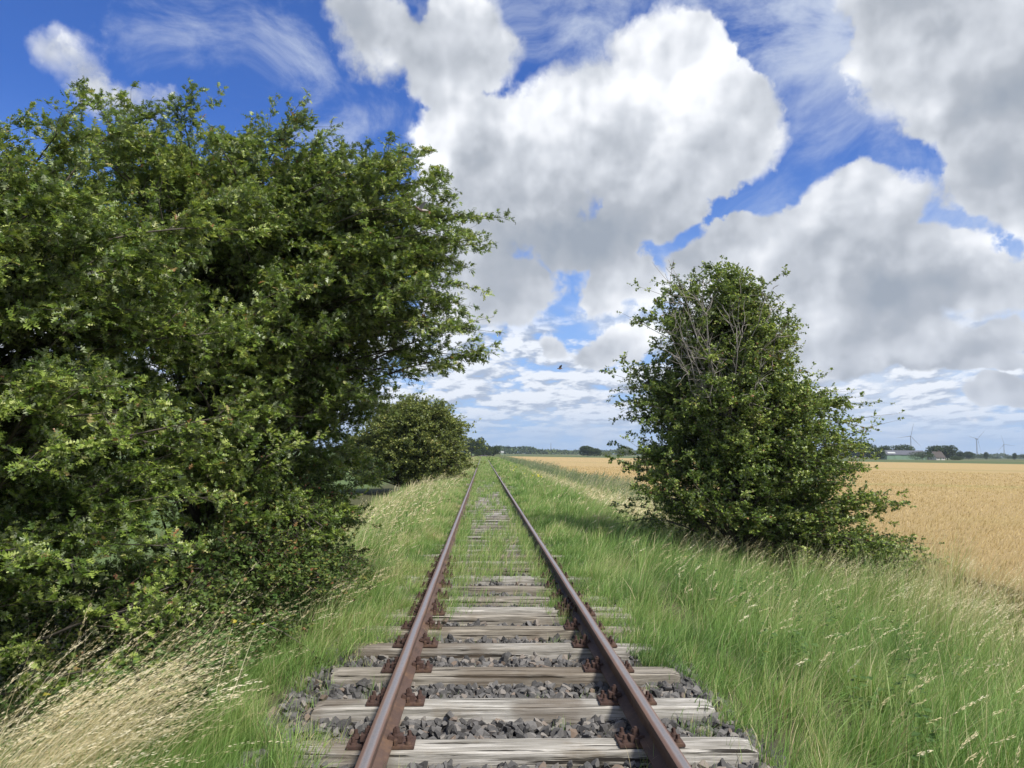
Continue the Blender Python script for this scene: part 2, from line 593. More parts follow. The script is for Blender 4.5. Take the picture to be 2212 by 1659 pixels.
# wheat: a canopy sheet at ear height, its near part made of real stalks further down
def wheat():
    # boundary beyond: the line through (42,340) and (148,211)
    def far_y(x):
        return 340 + (x - 42) * (211 - 340) / (148 - 42)
    xs = np.concatenate([np.arange(7.6, 30, .5), np.arange(30, 80, 2.0), np.arange(80, 311, 10.0)])
    rows = 140
    V = []
    for i in range(rows):
        tt = (i / (rows - 1)) ** 2.2
        fy = np.maximum(far_y(xs), 3.0)
        y = -2 + (fy + 2) * tt
        z = -.30 + .05 * snoise(xs, y, .5, 11) * np.exp(-y / 80)
        V.append(np.stack([xs, y, z], -1))
    V = np.array(V)
    skirt = V[:, 0, :].copy()
    skirt[:, 2] = -1.0
    skirt[:, 0] -= .02
    n = len(xs)
    far_s = V[-1].copy()
    far_s[:, 2] = -1.0
    VV = np.concatenate([V.reshape(-1, 3), skirt, far_s])
    i, j = np.meshgrid(np.arange(n - 1), np.arange(rows - 1))
    a = (j * n + i).ravel()
    F = np.stack([a, a + 1, a + n + 1, a + n], 1)
    b0 = rows * n
    jj = np.arange(rows - 1)
    F2 = np.stack([b0 + jj, jj * n, (jj + 1) * n, b0 + jj + 1], 1)
    kk = np.arange(n - 1)
    c0 = b0 + rows
    F3 = np.stack([(rows - 1) * n + kk, (rows - 1) * n + kk + 1, c0 + kk + 1, c0 + kk], 1)
    m_, t = material("ripe_wheat")
    geo = t.node('ShaderNodeNewGeometry')
    pos = geo.outputs['Position']
    px_, py_, pz_ = t.sep(pos)
    n1 = t.noise(t.v('MULTIPLY', pos, (.06, .035, 0)), 1.0, 4, .6)
    n2 = t.noise(t.v('MULTIPLY', pos, (1.3, 3.2, 1)), 3.0, 6, .7)
    n3 = t.noise(t.v('MULTIPLY', pos, (1.0, .35, 1)), 1.2, 5, .6)
    c = t.mix(n2, rgb(.26, .185, .078), rgb(.49, .372, .185))
    c = t.mix(t.mapr(n1, .52, .72, 0, .6), c, rgb(.36, .29, .11))
    c = t.mix(t.mapr(n3, .5, .75, 0, .25), c, rgb(.26, .18, .08))
    # greener wheel-track lines across the crop
    lane = t.m('ABSOLUTE', t.m('SUBTRACT', t.m('ADD', py_, t.m('MULTIPLY', px_, .42)), t.m('MULTIPLY_ADD', n1, 8.0, 58.0)))
    lane2 = t.m('ABSOLUTE', t.m('SUBTRACT', t.m('ADD', py_, t.m('MULTIPLY', px_, 1.0)), t.m('MULTIPLY_ADD', n1, 16.0, 170.0)))
    c = t.mix(t.mapr(lane, 1.2, 3.5, .55, 0), c, rgb(.27, .25, .09))
    c = t.mix(t.mapr(lane2, 3.0, 9.0, .5, 0), c, rgb(.26, .23, .09))
    principled(t, c, .9, .15, bump=t.m('ADD', n2, n3), bstr=.9, bdist=.12)
    o = link('wheat_field', to_mesh('wheat_field', VV, [F, F2, F3], m_, smooth=True))
    tag(o, 'wide field of ripe golden wheat beyond the grass bank', 'field', kind='structure')


wheat()

# ------------------------------------------------------------------ materials of the track
def wood_mat():
    m_, t = material("weathered_oak")
    tc_ = t.node('ShaderNodeTexCoord')
    oi = t.node('ShaderNodeObjectInfo')
    pos = t.v('ADD', tc_.outputs['Object'], t.v('SCALE', t.xyz(3.1, 7.7, 1.3), scale=t.m('MULTIPLY', oi.outputs['Random'], 40.0)))
    gr = t.noise(t.v('MULTIPLY', pos, (1.6, 34, 34)), 1.6, 8, .68, .25)
    gr2 = t.noise(t.v('MULTIPLY', pos, (.8, 9, 9)), 1.7, 6, .6, .5)
    bl = t.noise(pos, 3.0, 5, .6)
    crack = t.mapr(t.noise(t.v('MULTIPLY', pos, (.5, 18, 18)), 2.3, 4, .5, .3), .36, .42)
    c = ramp(t, gr, [(.30, (.09, .083, .072)), (.44, (.25, .24, .215)), (.56, (.41, .395, .365)), (.7, (.58, .565, .53))])
    c = t.mix(t.mapr(gr2, .35, .65, .55, 0), c, rgb(.16, .15, .13))
    c = t.mix(t.mapr(bl, .55, .75, 0, .45), c, rgb(.20, .155, .10))
    c = t.mix(crack, rgb(.03, .027, .023), c)
    tint = t.m('FRACT', t.m('MULTIPLY', oi.outputs['Random'], 7.3))
    c = t.v('MULTIPLY', c, t.mix(tint, rgb(.74, .69, .61), rgb(1.05, 1.05, 1.03)))
    c = t.mix(t.mapr(t.noise(pos, 1.1, 4), .56, .66, 0, .6), c, rgb(.11, .085, .06))
    p = principled(t, c, .92, .15, bump=t.m('ADD', t.m('MULTIPLY', gr, .5), t.m('ADD', t.m('MULTIPLY', gr2, .5), crack)), bstr=.9, bdist=.012)
    return m_


def rust_mat(name, dark, light, pol=False):
    m_, t = material(name)
    tc_ = t.node('ShaderNodeTexCoord')
    geo = t.node('ShaderNodeNewGeometry')
    pos = tc_.outputs['Object']
    n1 = t.noise(pos, 30.0, 8, .68)
    n2 = t.noise(t.v('MULTIPLY', pos, (1, .12, 1)), 22.0, 5, .6)
    n3 = t.noise(t.v('MULTIPLY', pos, (1, .25, 1)), 3.0, 4, .6)
    c = t.mix(n1, rgb(*dark), rgb(*light))
    c = t.mix(t.mapr(n3, .45, .7, 0, .5), c, rgb(light[0] * 1.1, light[1] * 1.25, light[2] * 1.4))
    c = t.mix(t.mapr(n2, .54, .68, 0, .6), c, rgb(.04, .028, .023))
    c = t.mix(t.mapr(t.noise(pos, 2.2, 6, .7), .5, .62, 0, .55), c, rgb(.16, .095, .055))
    rough = .75
    met = 0.0
    if pol:  # the running surface, still half polished along its middle
        ox, oy, oz = t.sep(pos)
        up = t.mapr(oz, .1565, .1610)
        mid = t.mapr(t.m('ABSOLUTE', t.m('ADD', t.m('SUBTRACT', ox, .004), t.m('MULTIPLY_ADD', n3, .024, -.012))), .006, .026, 1, 0)
        f = t.m('MULTIPLY', up, t.m('MULTIPLY', mid, t.mapr(n1, .2, .8, 1.0, .65)))
        c = t.mix(t.m('MULTIPLY', up, .6), c, rgb(.16, .10, .078))
        c = t.mix(f, c, rgb(.36, .345, .35))
        rough = t.mapr(f, 0, 1, .70, .36)
        met = t.m('MULTIPLY', f, .75)
    principled(t, c, rough, .35, bump=n1, bstr=.5, bdist=.003, metal=met)
    return m_


def stone_mat():
    m_, t = material("basalt_ballast")
    geo = t.node('ShaderNodeNewGeometry')
    f = attr(t, 'rnd')
    n = t.noise(geo.outputs['Position'], 60.0, 5, .6)
    c = ramp(t, f, [(0, (.045, .044, .043)), (.5, (.088, .086, .083)), (.78, (.145, .14, .133)), (.9, (.21, .19, .165)), (1, (.16, .12, .09))])
    c = t.mix(t.mapr(n, .45, .8, 0, .5), c, rgb(.15, .145, .14))
    principled(t, c, .85, .25, bump=n, bstr=.5, bdist=.004)
    return m_


M_WOOD = wood_mat()
M_RUST = rust_mat("rusted_rail_steel", (.040, .026, .021), (.115, .070, .052), True)
M_RUST2 = rust_mat("rusted_iron", (.035, .022, .018), (.090, .050, .038))
M_STONE = stone_mat()

# ------------------------------------------------------------------ rails
RX = .7525
RAIL_L = 420.0


def rail_mesh():
    # foot z .018 .. crown z .165
    h = [(.070, .018), (.070, .027), (.040, .034), (.010, .048), (.0078, .085), (.0095, .122), (.022, .129), (.0355, .134), (.0365, .150), (.0330, .1595), (.026, .1632), (.012, .1650)]
    prof = h + [(-x, z) for x, z in reversed(h)]
    n = len(prof)
    ys = np.concatenate([np.arange(-3, 14, .5), np.arange(14, 60, 3), np.arange(60, RAIL_L + 1, 20)])
    V = np.array([[x + .004 * math.sin(y * .021) * 0, y, z] for y in ys for x, z in prof])
    F = []
    for k in range(len(ys) - 1):
        for i in range(n):
            j = (i + 1) % n
            F.append((k * n + i, k * n + j, (k + 1) * n + j, (k + 1) * n + i))
    F = np.array(F)[:, ::-1]
    me = to_mesh('rail', V, F, M_RUST, smooth=False)
    # smooth only along the rounded head
    return me


rail_me = rail_mesh()
rail_me.polygons.foreach_set('use_smooth', np.ones(len(rail_me.polygons), bool))
rail_me.set_sharp_from_angle(angle=R(28))
for sx_, lab in ((-1, 'rusty steel rail on the hedge side of the track'), (1, 'rusty steel rail on the wheat field side of the track')):
    o = link('rail', rail_me, loc=(sx_ * RX, 0, 0))
    tag(o, lab, 'rail', 'the two rails of the track')

# ------------------------------------------------------------------ sleepers with their iron plates
def sleeper_mesh(seed, long=True):
    r = np.random.default_rng(seed)
    L, W, H = 2.58, .212, .16
    nx, ny = (44, 8) if long else (10, 2)
    xs = np.linspace(-L / 2, L / 2, nx + 1)
    ring = []
    cs = np.linspace(-1, 1, ny + 1)
    top = [(c * W / 2, 0.0) for c in cs]
    sides = [(W / 2 + .004, -.05), (W / 2 + .006, -H)]
    prof = [(-W / 2 - .006, -H), (-W / 2 - .004, -.05)] + top + sides
    prof = np.array(prof)
    n = len(prof)
    V = []
    ph = r.uniform(0, 6.28, 12)
    for i, x in enumerate(xs):
        e = min(1.0, (L / 2 - abs(x)) / .06)
        for k, (c, z) in enumerate(prof):
            dz = 0
            if 2 <= k < n - 2:
                u = c / (W / 2)
                dz = -.010 * abs(u) ** 6 - .0025 * (1 + math.sin(c * 95 + ph[0] + .9 * math.sin(x * 2 + ph[1]))) - .0015 * math.sin(x * 7 + ph[2]) * math.sin(c * 40 + ph[3])
                dz -= .012 * (1 - e) ** 1.5 + .0015 * r.random()
            cc = c * (1 - .04 * (1 - e)) + .002 * math.sin(x * 2 + ph[4]) + r.normal() * .0005
            V.append((x + (r.normal() * .006 if i in (0, nx) else 0), cc, z + dz))
    F = []
    for i in range(nx):
        for k in range(n - 1):
            a = i * n + k
            F.append((a, a + n, a + n + 1, a + 1))
    ends = [tuple(range(n - 1, -1, -1)), tuple(nx * n + k for k in range(n))]
    me = bpy.data.meshes.new('sleeper')
    me.from_pydata(V, [], [tuple(reversed(f)) for f in F] + [tuple(reversed(e)) for e in ends])
    me.materials.append(M_WOOD)
    me.polygons.foreach_set('use_smooth', np.ones(len(me.polygons), bool))
    me.set_sharp_from_angle(angle=R(50))
    me.update()
    return me


def plate_mesh():
    m_ = MB()
    m_.box((0, 0, .009), (.37, .165, .018))
    # ribs beside the rail foot
    for s in (-1, 1):
        m_.box((s * .083, 0, .032), (.020, .15, .030))
        m_.box((s * .083, 0, .053), (.026, .075, .014))
    return m_.mesh('baseplate', M_RUST2, bevel=.003)


def clamp_mesh(s):
    m_ = MB()
    m_.box((s * .066, 0, .043), (.060, .070, .022), Matrix.Rotation(s * .22, 3, 'Y'))
    m_.box((s * .104, 0, .040), (.030, .072, .036))
    m_.tube((s * .080, 0, .05), (s * .080, 0, .068), .024, .022, 12)
    m_.tube((s * .080, 0, .068), (s * .080, 0, .090), .021, .020, 6)
    m_.tube((s * .080, 0, .090), (s * .080, 0, .100), .011, .010, 10)
    return m_.mesh('clamp', M_RUST2, bevel=.002)


def screw_mesh(s, y):
    m_ = MB()
    m_.tube((s * .150, y, .018), (s * .150, y, .026), .026, .024, 12)
    m_.tube((s * .150, y, .026), (s * .150, y, .040), .020, .016, 12)
    m_.box((s * .150, y, .051), (.020, .020, .026), Matrix.Rotation(.5, 3, 'Z'), .85)
    return m_.mesh('screw', M_RUST2, bevel=.0015)


PLATE = plate_mesh()
CLAMP = {s: clamp_mesh(s) for s in (-1, 1)}
SCREW = [screw_mesh(s, y) for s, y in ((-1, -.045), (-1, .045), (1, -.045), (1, .045))]
near_y = [4.42, 5.12, 5.86, 6.58, 7.22, 7.82, 8.12, 8.72, 9.40]
names = ['nearest to the camera, both ends bare of grass', 'second up from the bottom of the photo',
         'third up from the bottom, square split end', 'fourth up from the bottom, grass tuft in front of it',
         'fifth up from the bottom, clean pale top between the rails', 'sixth up from the bottom, front one of the close pair',
         'seventh up from the bottom, back one of the close pair', 'eighth up from the bottom, small grass tufts on it', 'ninth up from the bottom, partly covered by grass']
far_me = [sleeper_mesh(50 + k, False) for k in range(3)]
r = np.random.default_rng(5)
ys = list(near_y)
while ys[-1] < 75:
    ys.append(ys[-1] + .70 + r.uniform(-.04, .04))
for i, y in enumerate(ys):
    nearby = i < 14
    me = sleeper_mesh(100 + i) if nearby else far_me[i % 3]
    o = link('sleeper', me, loc=(r.uniform(-.05, .05) + (.03 if i == 2 else 0), y, (r.uniform(-.006, .004))), rotz=R(r.uniform(-.8, .8)))
    if i < 9:
        tag(o, 'weathered grey wooden sleeper, ' + names[i], 'sleeper', 'sleepers under the rails')
    else:
        tag(o, 'grey wooden sleeper half hidden by the grass between the rails, beyond the bare ones', 'sleeper', 'sleepers under the rails')
    if i < 12:
        for s in (-1, 1):
            p = link('baseplate', PLATE, o, (s * RX - o.location.x, 0, -.002))
            for q in (-1, 1):
                cl = link('clamp', CLAMP[q], p, (0, r.uniform(-.012, .012), r.uniform(-.006, .002)))
                cl.rotation_euler = (R(r.uniform(-7, 7)), R(r.uniform(-5, 5)), R(r.uniform(-4, 4)))
            for sm in SCREW:
                link('screw', sm, p, (0, 0, r.uniform(-.012, .006)))

# fishplates that join the left rail near the third sleeper
def fishplate():
    m_ = MB()
    for s in (-1, 1):
        m_.box((s * .019, 0, .084), (.016, .60, .075))
    for k in (-.22, -.09, .09, .22):
        m_.tube((-.048, k, .084), (.048, k, .084), .015, .015, 6)
    return m_.mesh('fishplate', M_RUST2, bevel=.002)


o = link('fishplate', fishplate(), loc=(RX, 8.0, 0))
tag(o, 'rusty bolted fishplate joining the field side rail', 'fishplate')

# ------------------------------------------------------------------ ballast stones
def ballast():
    r = np.random.default_rng(21)
    import bmesh
    base = []
    for k in range(8):
        bm = bmesh.new()
        bmesh.ops.create_cube(bm, size=1.7)
        # cut by random planes for broken faces
        for q in range(9):
            n = Vector(r.normal(size=3)).normalized()
            bmesh.ops.bisect_plane(bm, geom=bm.verts[:] + bm.edges[:] + bm.faces[:], plane_co=n * r.uniform(.50, .85), plane_no=n, clear_outer=True)
            bmesh.ops.holes_fill(bm, edges=[e for e in bm.edges if e.is_boundary])
        bmesh.ops.triangulate(bm, faces=bm.faces[:])
        bm.verts.ensure_lookup_table()
        V = np.array([v.co[:] for v in bm.verts])
        F = np.array([[v.index for v in f.verts] for f in bm.faces])
        base.append((V * np.array([1.1, .8, .65]), F))
        bm.free()
    # positions
    pts = []
    def fill(n, x0, x1, y0, y1, z0, z1, sz):
        x = r.uniform(x0, x1, n)
        y = r.uniform(y0, y1, n)
        pts.append(np.stack([x, y, r.uniform(z0, z1, n) + 0 * x, r.uniform(.6, 1.35, n) * sz], 1))
    fill(10500, -1.58, 1.5, 3.2, 9.2, -.12, -.075, .027)
    fill(1100, -1.6, 1.5, 3.2, 7.5, -.12, -.09, .034)
    fill(7500, -1.5, 1.45, 9.0, 22, -.11, -.07, .032)
    fill(500, -1.4, 1.4, 3.6, 8.0, -.085, -.05, .028)
    P_ = np.concatenate(pts)
    # outside the sleepers the bed falls away
    out = np.maximum(np.abs(P_[:, 0]) - 1.35, 0)
    P_[:, 2] -= out * .16
    # none on top of the sleepers
    ok = np.ones(len(P_), bool)
    for y in ys:
        ok &= ~((np.abs(P_[:, 1] - y) < .108) & (np.abs(P_[:, 0]) < 1.25) & (r.random(len(P_)) < .985))
    # nor through the rail foot
    ok &= ~((np.abs(np.abs(P_[:, 0]) - RX) < .06) & (P_[:, 2] > -.03))
    P_ = P_[ok]
    n = len(P_)
    kind = r.integers(0, 8, n)
    Vs, Fs, A = [], [], []
    off = 0
    for k in range(8):
        idx = np.where(kind == k)[0]
        V, F = base[k]
        m = len(idx)
        q = r.normal(size=(m, 4))
        q /= np.linalg.norm(q, axis=1)[:, None]
        w0, x0, y0, z0 = q.T
        Rm = np.stack([1 - 2 * (y0**2 + z0**2), 2 * (x0 * y0 - z0 * w0), 2 * (x0 * z0 + y0 * w0), 2 * (x0 * y0 + z0 * w0), 1 - 2 * (x0**2 + z0**2), 2 * (y0 * z0 - x0 * w0), 2 * (x0 * z0 - y0 * w0), 2 * (y0 * z0 + x0 * w0), 1 - 2 * (x0**2 + y0**2)], 1).reshape(m, 3, 3)
        W_ = np.einsum('mij,vj->mvi', Rm, V) * P_[idx, 3][:, None, None] * 1.25 + P_[idx, None, :3]
        Vs.append(W_.reshape(-1, 3))
        Fs.append((F[None] + (np.arange(m) * len(V))[:, None, None] + off).reshape(-1, 3))
        A.append(np.repeat(r.random(m), len(F)))
        off += m * len(V)
    o = link('ballast_gravel', to_mesh('ballast_gravel', np.concatenate(Vs), np.concatenate(Fs), M_STONE, {'rnd': np.concatenate(A)}))
    tag(o, 'dark grey crushed stone ballast between the sleepers', 'ballast', kind='stuff')


ballast()
# ------------------------------------------------------------------ hawthorns
WIND = np.array([.55, .08, .05])


def unit(v):
    return v / np.maximum(np.linalg.norm(v, axis=-1, keepdims=True), 1e-9)


# lobed leaf, length 1 along y, slightly folded along its midrib
_f = .10
LEAF6 = (np.array([[0, 0, 0], [0, .45, -.02], [0, .74, -.03], [0, 1.0, -.10],
                   [.36, .40, _f], [.40, .68, _f * .9], [.17, .93, .0],
                   [-.36, .40, _f], [-.40, .68, _f * .9], [-.17, .93, .0]]),
         np.array([[0, 4, 1], [1, 5, 2], [2, 6, 3], [0, 1, 7], [1, 2, 8], [2, 3, 9]]))
LEAF4 = (np.array([[0, 0, 0], [0, .55, -.02], [0, 1, -.08], [.40, .55, .1], [-.40, .55, .1]]),
         np.array([[0, 3, 1], [1, 3, 2], [0, 1, 4], [1, 2, 4]]))
LEAF2 = (np.array([[0, 0, 0], [.36, .55, .12], [0, 1, 0], [-.36, .5, .1]]),
         np.array([[0, 1, 2], [0, 2, 3]]))


def place(tmpl, P, Dr, Nm, S):
    """copies of a template at P, its y along Dr, its z near Nm, scaled by S (n,) or (n,3)"""
    V, F = tmpl
    y = unit(Dr)
    x = unit(np.cross(y, Nm))
    z = np.cross(x, y)
    S = S[:, None] if S.ndim == 1 else S
    W_ = (P[:, None, :] + x[:, None, :] * (V[None, :, 0:1] * S[:, None, 0:1]) + y[:, None, :] * (V[None, :, 1:2] * S[:, None, -2 if S.shape[1] > 1 else 0:][:, :, :1])
          + z[:, None, :] * (V[None, :, 2:3] * S[:, None, 0:1]))
    n = len(P)
    FF = F[None] + (np.arange(n) * len(V))[:, None, None]
    return W_.reshape(-1, 3), FF.reshape(-1, F.shape[1])


def tubes(paths, r0, r1, sides=4):
    """paths (n,k,3) -> tapered prisms"""
    n, k, _ = paths.shape
    T = unit(np.gradient(paths, axis=1))
    ref = np.where(np.abs(T[..., 2:3]) > .9, np.array([1., 0, 0]), np.array([0, 0, 1.]))
    u = unit(np.cross(T, ref))
    v = np.cross(T, u)
    tt = np.linspace(0, 1, k)[None, :, None]
    rad = np.asarray(r0)[:, None, None] * (1 - tt) + np.asarray(r1)[:, None, None] * tt
    a = np.arange(sides) * 2 * np.pi / sides
    V = paths[:, :, None, :] + rad[..., None] * (u[:, :, None, :] * np.cos(a)[None, None, :, None] + v[:, :, None, :] * np.sin(a)[None, None, :, None])
    i = np.arange(n)[:, None, None] * (k * sides)
    j = np.arange(k - 1)[None, :, None] * sides
    s = np.arange(sides)[None, None, :]
    s2 = (s + 1) % sides
    F = np.stack([i + j + s, i + j + s2, i + j + sides + s2, i + j + sides + s], -1).reshape(-1, 4)
    return V.reshape(-1, 3), F


def merge(*vf):
    Vs, Fs, o = [], [], 0
    for V, F in vf:
        Vs.append(V)
        Fs.append(F + o)
        o += len(V)
    return np.concatenate(Vs), np.concatenate(Fs)


def bark_mat():
    m_, t = material("hawthorn_bark")
    geo = t.node('ShaderNodeNewGeometry')
    n = t.noise(t.v('MULTIPLY', geo.outputs['Position'], (1, 1, .3)), 30.0, 6, .65)
    c = t.mix(n, rgb(.045, .038, .03), rgb(.17, .15, .125))
    principled(t, c, .9, .2, bump=n, bstr=.8, bdist=.01)
    return m_


M_BARK = bark_mat()
HAW = [(0, (.028, .056, .009)), (.3, (.070, .122, .017)), (.52, (.140, .210, .030)), (.78, (.28, .35, .075)), (.95, (.45, .49, .20)), (1, (.26, .13, .06))]
M_HAW = leafmat("hawthorn_leaves", HAW, under=(.30, .345, .20), trans=.28, rough=.42, gloss=.42, posscale=1.2, posamt=.5)
M_HAW2 = leafmat("hawthorn_leaves_olive", [(0, (.055, .080, .017)), (.35, (.12, .155, .032)), (.65, (.20, .23, .052)), (.9, (.29, .31, .09)), (1, (.30, .21, .09))], under=(.14, .18, .085), trans=.22, rough=.45, gloss=.4, posscale=.8, posamt=.5)
M_BRAM = leafmat("bramble_leaves", [(0, (.03, .06, .012)), (.4, (.07, .12, .025)), (.7, (.13, .18, .04)), (.88, (.20, .20, .05)), (.97, (.24, .16, .06)), (1, (.20, .09, .05))], under=(.12, .15, .07), trans=.25, posscale=2.0, posamt=.7)


def tree(name, label, cat, base, lobes, nb, nsub, ntw, nlf, lsize, seed, tmpl=LEAF6, mat=None, group=None, wind=1.0, height=None,
         subl=(.30, .65), twl=(.12, .24), thick=.07, up=.25, long_frac=.0, barky=.0, stems=5, fill=.25, droop=0.0):
    r = np.random.default_rng(seed)
    base = np.array(base, float)
    L = np.array(lobes, float)                      # cx cy cz rx ry rz
    wgt = L[:, 3] * L[:, 4] + L[:, 3] * L[:, 5] + L[:, 4] * L[:, 5]
    k = r.choice(len(L), nb, p=wgt / wgt.sum())
    d = unit(r.normal(size=(nb, 3)))
    d[:, 2] = np.where(d[:, 2] < -.55, -d[:, 2], d[:, 2])
    rad = np.where(r.random(nb) < fill, r.uniform(.35, .8, nb), r.uniform(.74, 1.08, nb))
    E = L[k, :3] + d * L[k, 3:] * rad[:, None]
    E[:, 2] = np.maximum(E[:, 2], gz(E[:, 0], E[:, 1]) + .12)
    H = (L[:, 2] + L[:, 5]).max() - base[2]
    # stems
    ns = stems
    top = np.stack([base[0] + r.normal(size=ns) * .28 * L[:, 3].mean() + .25 * wind, base[1] + r.normal(size=ns) * .28 * L[:, 4].mean(), np.full(ns, base[2] + H * .72)], 1)
    s0 = base + np.stack([r.normal(size=ns) * .12, r.normal(size=ns) * .12, np.full(ns, -.1)], 1)
    tt = np.linspace(0, 1, 9)[None, :, None]
    wobx = .09 * np.sin(tt * r.uniform(4, 9, (ns, 1, 1)) + r.uniform(0, 6, (ns, 1, 1)))
    stem = s0[:, None] * (1 - tt) + top[:, None] * tt + np.concatenate([wobx, wobx * .7, wobx * 0], -1)
    TV = tubes(stem, r.uniform(.7, 1.1, ns) * thick, np.full(ns, thick * .25), 8)
    # boughs
    si = r.integers(0, ns, nb)
    hz = np.clip((E[:, 2] - base[2]) / H - .25 * r.random(nb) - .05, .04, .98)
    fi = hz / .72 * 8
    fi = np.clip(fi, 0, 7.99)
    i0 = fi.astype(int)
    S = stem[si, i0] * (1 - (fi - i0))[:, None] + stem[si, i0 + 1] * (fi - i0)[:, None]
    ln = np.linalg.norm(E - S, axis=1)
    Mid = (S + E) / 2 + np.array([0, 0, 1.0]) * (ln * .16)[:, None] + r.normal(size=(nb, 3)) * (ln * .07)[:, None]
    E = E + WIND * wind * .25
    t5 = np.linspace(0, 1, 6)[None, :, None]
    bough = (1 - t5)**2 * S[:, None] + 2 * t5 * (1 - t5) * Mid[:, None] + t5**2 * E[:, None]
    BV = tubes(bough, np.clip(ln * .012, .008, thick * .4), np.full(nb, .004), 5)
    # side branches
    n1 = nb * nsub
    bi = np.repeat(np.arange(nb), nsub)
    t1 = np.clip(r.uniform(.5, 1.04, n1), 0, 1)
    lead = (np.arange(n1) % nsub) == 0
    t1[lead] = 1.0
    S1 = ((1 - t1)**2)[:, None] * S[bi] + (2 * t1 * (1 - t1))[:, None] * Mid[bi] + (t1**2)[:, None] * E[bi]
    tan = unit(2 * (1 - t1)[:, None] * (Mid[bi] - S[bi]) + 2 * t1[:, None] * (E[bi] - Mid[bi]))
    cen = L[k[bi], :3]
    out = unit(S1 - cen)
    rd = unit(r.normal(size=(n1, 3)) * np.array([1, 1, .40]))
    d1 = unit(tan * .7 + out * .35 + rd * .95 + WIND * wind * .45 + np.array([0, 0, up]) * r.uniform(0, 1, n1)[:, None])
    d1[lead] = unit(tan[lead] * 1.2 + rd[lead] * .35 + WIND * wind * .35)
    l1 = r.uniform(subl[0], subl[1], n1)
    lf = r.random(n1) < long_frac
    lf = lf & lead
    l1[lf] *= r.uniform(1.5, 2.3, lf.sum())
    tq = np.linspace(0, 1, 4)[None, :, None]
    P1 = S1[:, None] + d1[:, None] * (l1[:, None, None] * tq) + np.array([.10, 0, .08 * up - .10 - droop]) * (l1[:, None, None] * tq**2)
    SV = tubes(P1, np.clip(l1 * .009, .003, .008), np.full(n1, .0012), 3)
    # twigs
    n2 = n1 * ntw
    ti = np.repeat(np.arange(n1), ntw)
    u2 = np.clip(r.uniform(.08, 1.0, n2), 0, 1)
    u2[(np.arange(n2) % ntw) == 0] = 1.0
    S2 = S1[ti] + d1[ti] * (l1[ti] * u2)[:, None] + np.array([.10, 0, .08 * up - .10 - droop]) * (l1[ti] * u2**2)[:, None]
    rd = unit(r.normal(size=(n2, 3)) * np.array([1, 1, .6]))
    d2 = unit(d1[ti] * .75 + rd * .85 + WIND * wind * .3)
    l2 = r.uniform(twl[0], twl[1], n2) * (1 - .35 * u2)
    P2 = S2[:, None] + d2[:, None] * (l2[:, None, None] * np.array([0, 1.0])[None, :, None])
    WV = tubes(P2, np.full(n2, .0016), np.full(n2, .0008), 3)
    # leaves
    n3 = n2 * nlf
    li = np.repeat(np.arange(n2), nlf)
    u3 = r.uniform(.05, 1.0, n3)
    S3 = S2[li] + d2[li] * (l2[li] * u3)[:, None] + r.normal(size=(n3, 3)) * .006
    rd = unit(r.normal(size=(n3, 3)) * np.array([1, 1, .7]))
    d3 = unit(d2[li] * .5 + rd * .9 + WIND * wind * .6)
    nm = unit(np.array([.05, -.12, .9]) + r.normal(size=(n3, 3)) * .42)
    sz = lsize * r.uniform(.45, 1.2, n3) * (.8 + .4 * r.random(n1)[ti][li])
    LV = place(tmpl, S3, d3, nm, sz)
    clump = (r.random(n1)[ti][li] - .5) * .35
    rn = np.clip(r.beta(2.2, 2.6, n3) + clump, 0, .93)
    rn = np.where(r.random(n3) < barky, 1.0, rn)
    nf = len(tmpl[1])
    root = bpy.data.objects.new(name, None)
    COL.objects.link(root)
    root.location = base
    tag(root, label, cat, group)
    bs = base[None]
    link('trunk', to_mesh('trunk', TV[0] - bs, TV[1], M_BARK, smooth=True), root)
    V, F = merge(BV, SV)
    br = link('branches', to_mesh('branches', V - bs, F, M_BARK, smooth=True), root)
    nq = len(WV[1])
    V = np.concatenate([LV[0], WV[0]]) - bs
    link('crown', to_mesh('crown', V, [LV[1], WV[1] + len(LV[0])], [mat or M_HAW, M_BARK],
                          {'rnd': np.concatenate([np.repeat(rn, nf), np.full(nq, .5)])},
                          midx=np.concatenate([np.zeros(len(LV[1])), np.ones(nq)])), root)
    return root


Q = float(os.environ.get('SCENE_Q', '1'))   # density of foliage, 1 = full

